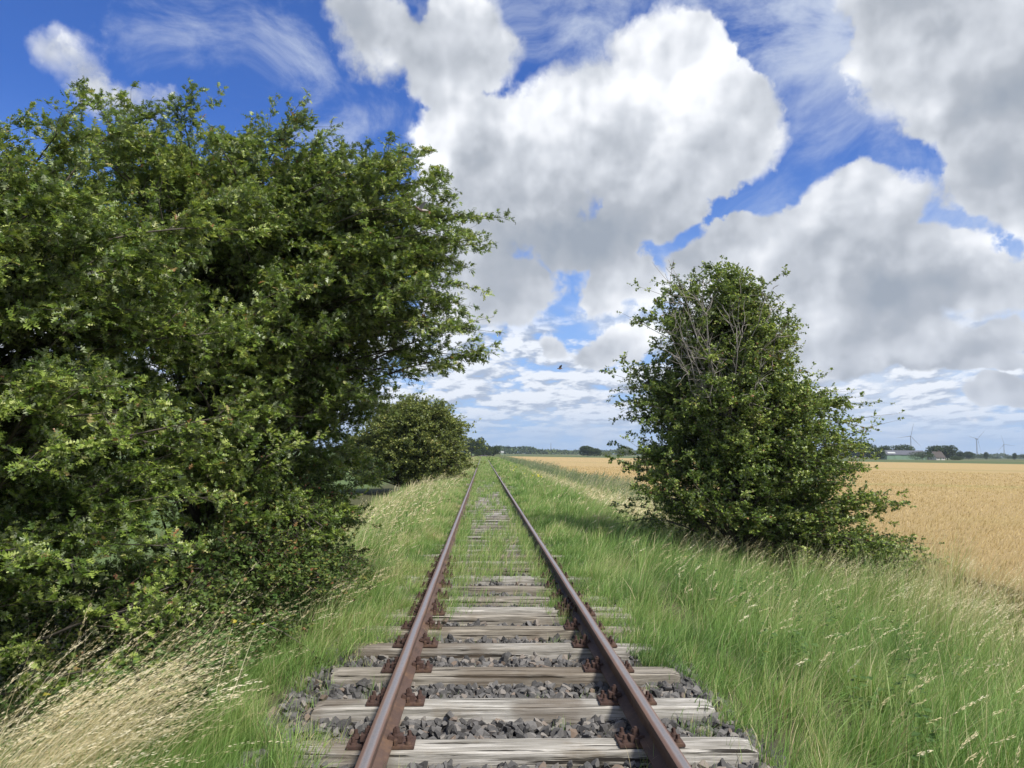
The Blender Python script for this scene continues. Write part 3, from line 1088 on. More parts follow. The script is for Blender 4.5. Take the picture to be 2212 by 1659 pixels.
hawA = tree('hawthorn_tree', 'tall hawthorn closest to the camera, filling the left edge of the photo', 'tree',
            (-4.6, 5.9, float(gz(-4.6, 5.9))),
            [(-4.5, 5.7, 2.2, 1.8, 1.8, 1.75), (-4.0, 5.2, 1.0, 1.4, 1.4, 1.3), (-3.7, 5.8, 2.95, 1.1, 1.2, 1.0), (-5.0, 5.0, 2.95, 1.3, 1.3, 1.05), (-3.3, 6.2, 1.7, 1.0, 1.0, 1.4), (-4.2, 4.9, 2.2, 1.1, 1.0, 1.2), (-4.7, 5.0, .5, 1.4, 1.2, 1.0), (-3.7, 5.9, .6, 1.0, 1.0, .9)],
            int(360 * Q), 10, 9, 9, .056, 11, group='hawthorns along the track', long_frac=.0, barky=.012, thick=.10, twl=(.09, .20), subl=(.22, .5), fill=.35)
hawB = tree('hawthorn_tree', 'broad hawthorn with loose twigs reaching out over the left rail', 'tree',
            (-3.4, 9.0, float(gz(-3.4, 9.0))),
            [(-3.2, 8.9, 2.4, 1.65, 2.0, 2.2), (-2.2, 8.4, 3.6, 1.2, 1.5, 1.2), (-3.3, 8.2, 3.95, 1.5, 1.5, 1.2), (-2.6, 8.3, 4.25, 1.1, 1.3, .9), (-3.9, 8.0, 4.2, 1.1, 1.2, .9), (-2.4, 8.5, 2.5, 1.0, 1.3, 1.1), (-2.95, 8.0, .9, 1.0, 1.5, 1.2),
             (-1.6, 8.3, 3.95, 1.0, 1.1, .85), (-1.35, 8.2, 4.0, .7, .8, .7), (-1.45, 8.2, 2.9, .95, 1.1, 1.0), (-1.2, 8.1, 3.1, .6, .7, .6), (-1.55, 8.0, 3.4, .8, 1.0, .9), (-3.1, 7.7, 2.0, 1.15, 1.2, 1.3), (-2.75, 9.3, 1.3, .85, 1.4, 1.2)],
            int(450 * Q), 10, 9, 9, .056, 12, group='hawthorns along the track', long_frac=.0, barky=.01, thick=.11, twl=(.09, .20), subl=(.22, .52), fill=.35)
hawR = tree('hawthorn_tree', 'single hawthorn beside the wheat field, bare grey twigs in its upper half', 'tree',
            (5.0, 15.6, float(gz(5.0, 15.6))),
            [(4.75, 15.6, 1.3, 2.05, 2.0, 1.9), (4.2, 15.6, 3.2, 1.45, 1.4, 1.8), (4.8, 15.6, 2.7, 1.5, 1.6, 1.6), (6.0, 15.4, 1.9, 1.1, 1.3, 1.1), (4.3, 15.5, 4.55, 1.0, .95, .9), (6.0, 15.0, .4, 1.25, 1.3, 1.1),
             (4.3, 15.2, .9, 1.35, 1.3, 1.3), (6.65, 14.0, -.35, .85, .8, .4), (6.9, 13.3, -.5, .75, .6, .35), (6.2, 14.2, -.1, 1.0, .9, .6), (5.2, 15.4, 3.8, .85, 1.0, .9), (4.15, 15.4, 2.3, 1.25, 1.2, 1.4)],
            int(560 * Q), 9, 8, 11, .058, 13, tmpl=LEAF4, group='hawthorns along the track', long_frac=.3, barky=.02, thick=.12, fill=.35, subl=(.3, .6))
hawS = tree('hawthorn_bush', 'rounded olive green hawthorn bush beyond the big hedge, with wind-blown tips', 'bush',
            (-4.8, 47.5, float(gz(-4.8, 47.5))),
            [(-4.9, 47.5, 1.7, 3.1, 3.3, 2.4), (-4.1, 46.8, 2.6, 2.0, 2.4, 1.9), (-5.6, 47, 2.4, 1.8, 2.4, 2.0), (-3.6, 46.5, 1.2, 1.7, 2.4, 1.7), (-6.0, 46.8, .8, 1.6, 2.2, 1.4), (-7.5, 47.5, .9, 1.9, 2.2, 1.7)],
            int(800 * Q), 8, 6, 7, .13, 14, tmpl=LEAF2, mat=M_HAW2, wind=1.4, subl=(.5, 1.0), twl=(.2, .45), thick=.13, long_frac=.3, fill=.3)
bramble = tree('bramble_bush', 'low tangle of bramble with a few reddish leaves under the hawthorn beside the grass', 'bush',
               (-2.5, 7.9, float(gz(-2.5, 7.9))),
               [(-2.75, 7.2, .15, .7, 1.0, .65), (-2.6, 8.3, .35, .65, 1.3, .95), (-2.6, 9.8, .3, .6, 1.2, .9), (-3.1, 6.2, .0, .8, .9, .6)],
               int(230 * Q), 8, 7, 9, .040, 15, tmpl=LEAF4, mat=M_BRAM, subl=(.2, .42), twl=(.08, .18), thick=.02, long_frac=.4, barky=.04, stems=8, droop=.15, fill=.35)


# bare twigs in the upper half of the tree on the right
def bare():
    r = np.random.default_rng(31)
    base = np.array([4.6, 14.9, 2.0])
    n = 26
    S = base + r.normal(size=(n, 3)) * np.array([.22, .15, .35])
    E = np.stack([r.uniform(3.3, 5.6, n), r.uniform(14.0, 14.9, n), r.uniform(2.9, 5.0, n)], 1)
    Mid = (S + E) / 2 + r.normal(size=(n, 3)) * .16 + np.array([-.1, -.25, .1])
    t5 = np.linspace(0, 1, 8)[None, :, None]
    b = (1 - t5)**2 * S[:, None] + 2 * t5 * (1 - t5) * Mid[:, None] + t5**2 * E[:, None]
    b += r.normal(size=b.shape) * .035
    A = tubes(b, np.full(n, .013), np.full(n, .004), 4)
    m_ = n * 16
    i = np.repeat(np.arange(n), 16)
    j = r.integers(2, 8, m_)
    s = b[i, j]
    d = unit(unit(b[i, j] - b[i, j - 1]) + r.normal(size=(m_, 3)) * .8)
    ln = r.uniform(.15, .5, m_)
    q = s[:, None] + d[:, None] * (ln[:, None, None] * np.linspace(0, 1, 4)[None, :, None]) + r.normal(size=(m_, 4, 3)) * .012
    B = tubes(q, np.full(m_, .006), np.full(m_, .003), 3)
    V, F = merge(A, B)
    m2, t = material("dead_twigs")
    principled(t, rgb(.24, .22, .20), .9, .2)
    link('bare_branches', to_mesh('bare_branches', V - np.array(hawR.location)[None], F, m2), hawR)


bare()
# ------------------------------------------------------------------ grass
def blade_mesh(P, h, w, lean, tilt, rnd, seg=3, face=None):
    """P (n,3) feet; h heights; w widths; lean (n,2) horizontal sweep at the tip as a share of h; tilt droop exponent"""
    n = len(P)
    r = np.random.default_rng(n)
    t = np.linspace(0, 1, seg + 1)
    ll = np.linalg.norm(lean, axis=1)
    up = h * np.sqrt(np.maximum(1 - np.minimum(ll, .96)**2 * .85, .08))
    tt = t[None, :, None]
    c = P[:, None, :] + np.concatenate([lean[:, None, :] * (h[:, None, None] * tt**tilt), (up[:, None, None] * (tt - .10 * (ll[:, None, None]) * tt**4))], -1)
    a = r.uniform(0, np.pi, n) if face is None else face
    side = np.stack([np.cos(a), np.sin(a), np.zeros(n)], 1)[:, None, :]
    wd = (w[:, None, None] / 2) * np.array([1, .95, .8, .6, .45, .3, .2] if seg > 4 else [1, .95, .7, .35, .2])[:seg + 1][None, :, None] if seg > 1 else (w[:, None, None] / 2) * np.array([1, .2])[None, :, None]
    wd = wd[:, :seg]
    Lp = c[:, :seg] - side * wd
    Rp = c[:, :seg] + side * wd
    V = np.concatenate([np.stack([Lp, Rp], 2).reshape(n, seg * 2, 3), c[:, seg:]], 1)
    k = seg * 2 + 1
    F = []
    for i in range(seg - 1):
        F += [[2 * i, 2 * i + 1, 2 * i + 3], [2 * i, 2 * i + 3, 2 * i + 2]]
    F += [[2 * seg - 2, 2 * seg - 1, 2 * seg]]
    F = np.array(F)
    FF = (F[None] + (np.arange(n) * k)[:, None, None]).reshape(-1, 3)
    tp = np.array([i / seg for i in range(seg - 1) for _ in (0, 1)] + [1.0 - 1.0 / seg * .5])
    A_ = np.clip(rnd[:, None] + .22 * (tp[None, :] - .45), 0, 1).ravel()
    return V.reshape(-1, 3), FF, A_, c


SPK = (np.array([[0, 0, 0], [.5, .35, 0], [0, 1, 0], [-.5, .35, 0]]), np.array([[0, 1, 2], [0, 2, 3]]))


def heads(c, h, n_sp, length, sp_len, sp_w, rnd, seed=1, spread=.35):
    """seed heads along the tip of each stem; c = centre line (n,seg+1,3)"""
    r = np.random.default_rng(seed)
    n, k, _ = c.shape
    tip, pre = c[:, -1], c[:, -2]
    d = unit(tip - pre)
    i = np.repeat(np.arange(n), n_sp)
    u = r.random(n * n_sp)
    side = unit(r.normal(size=(n * n_sp, 3)))
    L_ = length[i] if np.ndim(length) else length
    P = tip[i] - d[i] * (u * L_)[:, None] + np.array([.10, 0, -.18])[None] * (((1 - u)**2) * L_)[:, None] * .6
    D_ = unit(d[i] + side * spread + np.array([.25, 0, -.05]))
    nm = unit(r.normal(size=(n * n_sp, 3)))
    s = r.uniform(.7, 1.2, n * n_sp)
    sc = np.stack([sp_w * s, sp_len * s, sp_w * s], 1)
    V, F = place(SPK, P + side * (.006), D_, nm, sc)
    return V, F, np.repeat(np.clip(rnd[i] + r.normal(size=n * n_sp) * .06, 0, 1), 2)


def rand_ground(n, ynear, yfar, xf, seed, power=2.0):
    """points with density falling as distance**-power, so they are about even in the picture"""
    r = np.random.default_rng(seed)
    u = r.random(n)
    y = ynear * (yfar / ynear) ** u            # density in y ~ 1/y
    x = xf(y, r)
    return x, y, r


GREEN = [(0, (.05, .110, .030)), (.25, (.11, .20, .050)), (.5, (.18, .31, .08)), (.72, (.29, .385, .125)), (.86, (.36, .38, .17)), (1, (.56, .48, .30))]
M_GRASS = leafmat("meadow_grass", GREEN, under=None, trans=.30, rough=.5, gloss=.3, posscale=1.3, posamt=.7)
M_STRAW = leafmat("dry_grass", [(0, (.18, .23, .09)), (.35, (.42, .38, .20)), (.7, (.68, .59, .37)), (1, (.85, .78, .58))], under=None, trans=.2, rough=.6, gloss=.2, posscale=1.5, posamt=.3)
M_REED = leafmat("reed", [(0, (.08, .125, .06)), (.5, (.16, .22, .11)), (.8, (.28, .30, .18)), (1, (.42, .37, .27))], under=None, trans=.25, rough=.55, gloss=.25, posscale=.3, posamt=.3)
M_WH = leafmat("wheat_ears", [(0, (.26, .19, .08)), (.5, (.42, .32, .15)), (1, (.58, .47, .27))], under=None, trans=.2, rough=.7, gloss=.15)


class Stuff:
    def __init__(s, name, mat, label):
        s.name, s.mat, s.label = name, mat, label
        s.V, s.F, s.A, s.o = [], [], [], 0

    def add(s, V, F, A):
        s.V.append(V)
        s.F.append(F + s.o)
        s.A.append(A)
        s.o += len(V)

    def make(s):
        if not s.V:
            return
        o = link(s.name, to_mesh(s.name, np.concatenate(s.V), np.concatenate(s.F), s.mat, {'rnd': np.concatenate(s.A)}))
        tag(o, s.label, 'grass', kind='stuff')


def tufted(x, y, r, sp=.05, per=14):
    """gather points into tufts; also gives a random per tuft and the direction away from its middle"""
    n = len(x)
    c = np.arange(n) // per * per
    ox, oy = r.normal(size=n), r.normal(size=n)
    k = sp * (.6 + .8 * r.random(n)[c])
    return x[c] + ox * k, y[c] + oy * k, r.random(n)[c], ox, oy


# --- right bank
def bank(sign):
    g_ = Stuff('bank_grass', M_GRASS, 'long green grass leaning in the wind on the %s of the track' % ('wheat field side' if sign > 0 else 'hedge side'))
    s_ = Stuff('dry_grass', M_STRAW, 'pale dry seed heads standing in the green grass on the %s' % ('wheat field side' if sign > 0 else 'hedge side'))
    N = int((250000 if sign > 0 else 120000) * Q)
    if sign > 0:
        xf = lambda y, r: .86 + (7.7 - .86) * r.random(len(y)) ** 1.05
    else:
        xf = lambda y, r: -.86 - 3.6 * r.random(len(y)) ** 1.1
    x, y, r = rand_ground(N, 2.8, 260, xf, 40 + sign)
    ne = int(26000 * Q)                       # thicker right beside the rails, over the sleeper ends
    x = np.concatenate([x, sign * r.uniform(.84, 1.75, ne)])
    y = np.concatenate([y, 5.8 * (30 / 5.8) ** r.random(ne)])
    x, y, tr, ox, oy = tufted(x, y, r, .085, 46)
    ax_ = np.abs(x)
    keep = np.ones(len(x), bool)
    # near the sleeper ends the stones stay bare
    edge = np.interp(y, [3, 4.6, 5.4, 6.2, 7.2, 8.5, 11], [1.34, 1.36, 1.32, 1.08, .92, .85, .8]) if sign > 0 else np.interp(y, [3, 4.6, 5.0, 5.6, 6.2, 7.0, 8, 10], [1.05, 1.10, 1.70, 1.72, 1.25, .95, .85, .8])
    edge = edge + .12 * snoise(x, y, 3.0, 9)
    keep &= (ax_ > edge) | ((r.random(len(x)) < .04) & (ax_ > 1.15))
    keep &= ax_ > .86
    gap = snoise(x, y, 2.3, 77)
    keep &= (gap > -.75) | (r.random(len(x)) < .5)
    x, y, tr, ox, oy = x[keep], y[keep], tr[keep], ox[keep], oy[keep]
    ax_ = np.abs(x)
    n = len(x)
    ax_ = np.abs(x)
    z = np.where(ax_ < 1.36, -.03, gz(x, y))
    g1 = .6 * snoise(x, y, .9, 5) + .6 * snoise(x, y, 3.2, 15)
    h = np.interp(ax_ - np.interp(y, [3, 8, 20], [1.5, 1.2, .95]), [-.3, .0, .5, 1.4, 3.0, 5.5], [.10, .16, .34, .48, .62, 1.05] if sign > 0 else [.10, .18, .34, .48, .62, .62])
    h = h * r.uniform(.55, 1.15, n) * (1 + .35 * g1) * (.65 + .7 * tr)
    w = np.maximum(.0042, .00052 * y) * r.uniform(.6, 1.3, n) * np.where(r.random(n) < .08, 2.2, 1.0)
    ang_ = r.uniform(0, 2 * np.pi, n)
    ta = tr * 40.0
    lean = np.stack([.42 + .15 * g1 + .25 * np.cos(ang_) + .30 * ox + .15 * np.cos(ta), .25 * np.sin(ang_) + .32 * oy + .15 * np.sin(ta)], 1) * r.uniform(.5, 1.3, n)[:, None]
    rn = .44 + .34 * (tr - .5) + .20 * snoise(x, y, 1.6, 8) + .13 * r.normal(size=n)
    if sign > 0:
        rn += np.interp(ax_, [2, 4.2, 5.5, 7], [0, 0, .16, .30])
    else:
        rn += np.interp(ax_, [1.3, 2.2, 3.5], [.08, .0, .22]) + np.interp(y, [10, 30, 120], [0, .05, .10])
    rn = np.clip(rn, .02, .93)
    dead = r.random(n) < .07
    rn = np.where(dead, 1.0, rn)
    near = y < 14
    for m_, sg in ((near, 4), (~near, 2)):
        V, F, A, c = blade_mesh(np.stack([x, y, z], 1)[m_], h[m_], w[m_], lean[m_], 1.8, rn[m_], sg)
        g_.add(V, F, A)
    # flowering stems
    N2 = int((9000 if sign > 0 else 2300) * Q)
    if sign > 0:
        xf = lambda y, r: np.where(r.random(len(y)) < .88, 5.0 + 2.8 * r.random(len(y)), 1.9 + 3.5 * r.random(len(y)))
    else:
        xf = lambda y, r: -1.5 - 2.4 * r.random(len(y))
    x, y, r = rand_ground(N2, 3.6, 160, xf, 60 + sign)
    if sign < 0:
        k_ = (y > 6.5)
        x, y = x[k_], y[k_]
    if sign > 0:
        y2 = 14 * (75 / 14) ** r.random(int(4500 * Q))
        x = np.concatenate([x, r.uniform(3.6, 5.8, len(y2))])
        y = np.concatenate([y, y2])
    n = len(x)
    z = gz(x, y)
    ax_ = np.abs(x)
    h = (np.interp(ax_, [1.5, 2.5, 5, 6.6, 7.6], [.45, .6, .85, 1.15, .95]) if sign > 0 else np.interp(ax_, [1.5, 2.5, 3.5], [.5, .75, .9])) * r.uniform(.75, 1.15, n)
    w = np.maximum(.0026, .00045 * y)
    lean = np.stack([.50 + .2 * r.normal(size=n), .14 * r.normal(size=n)], 1)
    rn = np.clip(.55 + .2 * r.normal(size=n), 0, 1)
    V, F, A, c = blade_mesh(np.stack([x, y, z], 1), h, w, lean, 2.0, rn, 4)
    s_.add(V, F, A)
    for m_, nsp, sl_, sw_ in ((y < 16, 26, .024, .0036), (y >= 16, 8, .06, .014)):
        if m_.sum():
            V, F, A = heads(c[m_], h[m_], nsp, h[m_] * .24, sl_, sw_, np.clip(rn[m_] + .08, 0, 1), 5, .22)
            s_.add(V, F, A)
    g_.make()
    s_.make()


bank(1)
bank(-1)


# --- between the rails
def middle():
    g_ = Stuff('track_grass', M_GRASS, 'short grass growing between the two rails, thicker farther away')
    r0 = np.random.default_rng(70)
    x, y, r = rand_ground(int(110000 * Q), 7.6, 260, lambda y, r: r.uniform(-.70, .70, len(y)), 71)
    x, y, tr, ox, oy = tufted(x, y, r, .04, 10)
    x = np.clip(x, -.69, .69)
    cov = np.interp(y, [8, 9.2, 10.5, 13, 17, 22, 30, 45, 60], [.02, .12, .50, .48, .20, .16, .28, .42, .75])
    cov = cov * .8 + .38 * snoise(x * 3.0, y, 1.9, 33) + np.where(np.abs(x) > .45, .30, 0)
    keep = tr < cov
    x, y = x[keep], y[keep]
    n = len(x)
    h = np.interp(y, [8, 12, 30, 60, 200], [.09, .17, .14, .17, .26]) * r.uniform(.5, 1.4, n)
    w = np.maximum(.0038, .00045 * y) * r.uniform(.6, 1.2, n)
    a = r.uniform(0, 6.28, n)
    lean = np.stack([.25 + .35 * np.cos(a), .35 * np.sin(a)], 1)
    rn = np.clip(.56 + .12 * r.normal(size=n) + .1 * snoise(x, y, 1, 4), 0, .95)
    rn = np.where(r.random(n) < .10, 1.0, rn)
    z = gz(x, y) * 0 - .03
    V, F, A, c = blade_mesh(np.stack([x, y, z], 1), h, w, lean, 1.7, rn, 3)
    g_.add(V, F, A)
    # single tufts among the near stones: x, y, blades, height
    tufts = [(.42, 6.75, 60, .17), (-.62, 3.95, 80, .20), (.30, 4.85, 30, .10), (-.02, 4.0, 14, .14), (-.63, 6.9, 70, .24), (.66, 6.6, 70, .24), (.60, 7.6, 70, .26), (-.60, 7.9, 90, .25),
             (.69, 4.15, 40, .20), (-.25, 8.45, 50, .12), (.25, 8.5, 50, .13), (.1, 8.9, 60, .12), (-.5, 9.1, 90, .16), (.5, 8.9, 90, .17), (.05, 5.35, 10, .06), (.55, 5.45, 14, .1), (.15, 5.5, 8, .05),
             (1.5, 3.9, 120, .3), (1.75, 4.4, 160, .34), (1.6, 5.2, 120, .3), (1.35, 5.0, 50, .16), (-1.22, 5.2, 30, .09), (-1.15, 4.0, 130, .30), (-1.30, 4.25, 140, .32), (-1.0, 4.45, 60, .20), (-1.45, 4.6, 160, .34), (-1.7, 5.0, 160, .3), (-1.5, 5.7, 90, .22), (-1.75, 5.8, 160, .3), (-1.2, 3.7, 160, .30), (-1.02, 3.75, 60, .22), (-1.7, 5.3, 90, .25), (-1.6, 6.3, 120, .25),
             (.9, 3.9, 50, .22), (1.15, 4.7, 70, .16), (1.45, 5.5, 60, .2), (1.5, 4.8, 60, .22), (1.0, 5.6, 30, .12), (1.15, 6.2, 70, .2), (1.5, 6.3, 90, .3), (1.1, 6.9, 90, .2), (.95, 7.4, 90, .22),
             (-.95, 6.7, 80, .2), (-1.1, 7.1, 120, .24), (-.95, 7.6, 120, .24), (-.92, 8.2, 120, .22), (1.35, 4.2, 30, .14), (1.62, 4.15, 90, .28)]
    for _ in range(75):
        sx_ = r.choice([-1, 1])
        tufts.append((sx_ * r.uniform(.95, 1.65), r.uniform(3.7, 7.2), int(r.uniform(8, 34)), r.uniform(.05, .18)))
    for _ in range(26):
        tufts.append((r.uniform(-.6, .6), r.uniform(3.9, 8.8), int(r.uniform(4, 16)), r.uniform(.03, .10)))
    for (tx, ty, nb_, hh) in tufts:
        x = tx + r.normal(size=nb_) * .035
        y = ty + r.normal(size=nb_) * .035
        a = r.uniform(0, 6.28, nb_)
        sp = r.uniform(.1, .7, nb_)
        lean = np.stack([.15 + sp * np.cos(a), sp * np.sin(a)], 1)
        rn = np.clip(.55 + .16 * r.normal(size=nb_), 0, .95)
        rn = np.where(r.random(nb_) < .15, 1.0, rn)
        V, F, A, c = blade_mesh(np.stack([x, y, gz(x, y) + .01], 1), hh * r.uniform(.5, 1.2, nb_), r.uniform(.002, .0045, nb_), lean, 1.6, rn, 4)
        g_.add(V, F, A)
    g_.make()


middle()


# --- the blond clump in the left foreground
def clump():
    s_ = Stuff('tall_blond_grass', M_STRAW, 'clump of tall blond grass bent over by the wind below the hedge')
    g_ = Stuff('foreground_grass', M_GRASS, 'green grass and weeds around the blond clump')
    r = np.random.default_rng(81)
    n = int(950 * Q)
    k = r.random(n)
    x = np.where(k < .75, -2.58 + r.normal(size=n) * .27, -2.95 + r.normal(size=n) * .4)
    y = np.where(k < .75, 4.15 + r.normal(size=n) * .28, 4.3 + r.normal(size=n) * .5)
    h = r.uniform(.60, 1.18, n)
    lean = np.stack([.70 + .10 * r.normal(size=n), .06 * r.normal(size=n)], 1)
    rn = np.clip(.68 + .22 * r.normal(size=n), .05, 1)
    V, F, A, c = blade_mesh(np.stack([x, y, gz(x, y)], 1), h, np.full(n, .0042), lean, 1.6, rn, 6)
    s_.add(V, F, A)
    q = np.arange(len(h)) % 2 == 0
    V, F, A = heads(c[q], h[q], 24, h[q] * .30, .022, .0024, np.clip(rn[q] + .02, 0, 1), 6, .15)
    s_.add(V, F, A)
    # longer single stems arching out of it
    m_ = 90
    x = np.random.default_rng(4).normal(-2.75, .3, m_)
    y = r.normal(4.15, .3, m_)
    h = r.uniform(.85, 1.2, m_)
    lean = np.stack([.64 + .12 * r.normal(size=m_), .08 * r.normal(size=m_)], 1)
    rn = r.uniform(.7, 1.0, m_)
    V, F, A, c = blade_mesh(np.stack([x, y, gz(x, y)], 1), h, np.full(m_, .0050), lean, 1.7, rn, 6)
    s_.add(V, F, A)
    V, F, A = heads(c, h, 50, h * .26, .022, .0042, rn, 17, .14)
    s_.add(V, F, A)
    # a few green upright stems
    m_ = 70
    x = r.uniform(-3.3, -1.9, m_)
    y = r.uniform(4.0, 5.6, m_)
    h = r.uniform(.8, 1.25, m_)
    lean = np.stack([.45 + .15 * r.normal(size=m_), .1 * r.normal(size=m_)], 1)
    rn = r.uniform(.1, .6, m_)
    V, F, A, c = blade_mesh(np.stack([x, y, gz(x, y)], 1), h, np.full(m_, .003), lean, 1.9, rn, 4)
    s_.add(V, F, A)
    V, F, A = heads(c, h, 32, h * .22, .018, .0030, np.clip(rn + .3, 0, 1), 7, .22)
    s_.add(V, F, A)
    # dry upright stalks
    xs_ = np.array([-3.02, -2.86, -2.62, -1.98, -1.9])
    y_ = np.array([4.75, 4.75, 4.8, 5.2, 5.25])
    V, F, A, c = blade_mesh(np.stack([xs_, y_, gz(xs_, y_)], 1), np.array([1.05, 1.05, .95, .75, .7]), np.full(5, .006), np.array([[-.08, 0], [-.05, 0], [.03, 0], [.2, 0], [.3, 0]]), 1.0, np.full(5, .9), 4)
    s_.add(V, F, A)
    # green underneath
    n = int(30000 * Q)
    x = r.uniform(-3.6, -1.45, n)
    y = r.uniform(3.2, 6.4, n)
    x, y, tr, ox, oy = tufted(x, y, r, .05, 14)
    keep = (x < np.interp(y, [3.2, 4.8, 5.2, 6.4], [-1.25, -1.5, -1.9, -1.75]))
    x, y, tr = x[keep], y[keep], tr[keep]
    n = len(x)
    h = r.uniform(.15, .42, n) * (.7 + .5 * tr) * np.interp(x, [-2.4, -1.6], [1, .7])
    a = r.uniform(0, 6.28, n)
    lean = np.stack([.4 + .4 * np.cos(a), .4 * np.sin(a)], 1)
    rn = np.clip(.45 + .3 * (tr - .5) + .12 * r.normal(size=n), 0, .92)
    V, F, A, c = blade_mesh(np.stack([x, y, gz(x, y)], 1), h, r.uniform(.003, .0055, n), lean, 1.7, rn, 4)
    g_.add(V, F, A)
    s_.make()
    g_.make()


clump()


# --- reeds in the ditch
def reeds():
    s_ = Stuff('reeds', M_REED, 'grey green reeds in the ditch along the edge of the wheat')
    x, y, r = rand_ground(int(16000 * Q), 19, 330, lambda y, r: r.uniform(5.2, 7.7, len(y)) - np.interp(y, [20, 80], [0, .6]), 91)
    n = len(x)
    cl = snoise(x, y, .35, 19)
    h = np.interp(y, [19, 30, 60, 330], [1.1, 1.35, 1.75, 1.9]) * (.80 + .22 * cl) * r.uniform(.7, 1.12, n)
    w = np.maximum(.010, .0005 * y) * r.uniform(.7, 1.3, n)
    a = r.uniform(0, 6.28, n)
    lean = np.stack([.32 + .18 * np.cos(a), .18 * np.sin(a)], 1)
    rn = np.clip(.45 + .2 * r.normal(size=n) + .15 * cl, 0, 1)
    V, F, A, c = blade_mesh(np.stack([x, y, gz(x, y)], 1), h, w, lean, 2.0, rn, 3)
    s_.add(V, F, A)
    m_ = r.random(n) < .22
    V, F, A = heads(c[m_], h[m_], 9, .22, .11, .022, np.clip(rn[m_] + .15, 0, 1), 8, .25)
    s_.add(V, F, A)
    s_.make()


reeds()


# --- standing ears on the near part of the wheat
def ears():
    s_ = Stuff('wheat_ears', M_WH, 'ripe wheat ears along the near part of the field')
    s_.label = 'ripe wheat ears standing above the near part of the field'
    n0 = int(150000 * Q)
    r = np.random.default_rng(95)
    # even in the picture: sample azimuth and log distance
    dist = 9 * (110 / 9) ** r.random(n0)
    az_ = r.uniform(R(-2), R(44), n0)
    x = CAM.x + dist * np.sin(az_)
    y = dist * np.cos(az_)
    ne = int(16000 * Q)
    x = np.concatenate([x, r.uniform(7.35, 7.85, ne)])
    y = np.concatenate([y, r.uniform(4, 30, ne)])
    dist = np.hypot(x, y)
    k_ = x > 7.3
    x, y, dist = x[k_], y[k_], dist[k_]
    n = len(x)
    z = -.36 + .05 * snoise(x, y, .5, 11) * np.exp(-y / 80)
    z = np.where(x < 7.85, -.85, z)
    h = r.uniform(.10, .20, n) + np.where(x < 7.85, .62, 0)
    w = np.maximum(.010, .0007 * dist) * r.uniform(.7, 1.3, n)
    lean = np.stack([.45 + .25 * r.normal(size=n), .2 * r.normal(size=n)], 1)
    rn = np.clip(.5 + .22 * r.normal(size=n), 0, 1)
    V, F, A, c = blade_mesh(np.stack([x, y, z], 1), h, w, lean, 1.5, rn, 2, face=r.normal(size=n) * .6)
    s_.add(V, F, A)
    s_.make()


ears()


# --- broad-leaved weeds under the hedge
def weeds():
    r = np.random.default_rng(97)
    M_W = leafmat("weeds", [(0, (.035, .075, .018)), (.5, (.075, .14, .035)), (.9, (.14, .21, .06)), (1, (.45, .38, .05))], under=(.12, .17, .08), trans=.25, posscale=2.0, posamt=.5)
    n = int(900 * Q)
    x = r.uniform(-4.2, -1.95, n)
    y = np.where(r.random(n) < .6, r.uniform(4.6, 6.0, n), r.uniform(6, 8, n))
    h = r.uniform(.25, .65, n)
    nr = int(90 * Q)                          # some in the other bank as well
    cx, cy = r.uniform(2.0, 5.5, 22), r.uniform(4.2, 13, 22)
    k = r.integers(0, 22, nr)
    x = np.concatenate([x, cx[k] + r.normal(size=nr) * .16])
    y = np.concatenate([y, cy[k] + r.normal(size=nr) * .16])
    h = np.concatenate([h, r.uniform(.30, .55, nr)])
    n += nr
    per = 22
    i = np.repeat(np.arange(n), per)
    u = r.uniform(.2, 1.0, n * per)
    P = np.stack([x[i] + .12 * u * h[i], y[i], gz(x, y)[i] + h[i] * u], 1) + r.normal(size=(n * per, 3)) * .03
    a = r.uniform(0, 6.28, n * per)
    D_ = unit(np.stack([np.cos(a) + .35, np.sin(a), -.25 + .3 * r.random(n * per)], 1))
    N_ = unit(np.array([0, -.1, 1.]) + r.normal(size=(n * per, 3)) * .3)
    V, F = place(LEAF4, P, D_, N_, r.uniform(.025, .065, n * per))
    rn = np.clip(.45 + .2 * r.normal(size=n * per), 0, .95)
    rn = np.where(r.random(n * per) < .004, 1, rn)
    o = link('undergrowth', to_mesh('undergrowth', V, F, M_W, {'rnd': np.repeat(rn, 4)}))
    tag(o, 'nettles and broad-leaved weeds at the foot of the hedge and among the long grass', 'weeds', kind='stuff')


weeds()
# ------------------------------------------------------------------ things on the horizon
def at(x, y, D, z=None):
    """the point seen at (x, y) of the 2212 wide frame, at distance D along the track"""
    d = MROT @ Vector(((x - 1106) / FPX, (829.5 - y) / FPX, -1.0))
    p = CAM + d * (D / d.y)
    return p


def src(x, y):
    return x * .8641, y * .8641


FARS = [(0, (.022, .040, .016)), (.5, (.045, .072, .024)), (1, (.10, .13, .045))]
M_FAR = leafmat("distant_foliage", FARS, under=None, trans=.08, rough=.8, gloss=.1)
M_FAR2 = leafmat("distant_pale_foliage", [(0, (.09, .12, .05)), (.5, (.15, .18, .08)), (1, (.22, .24, .11))], under=None, trans=.08, rough=.8, gloss=.1)


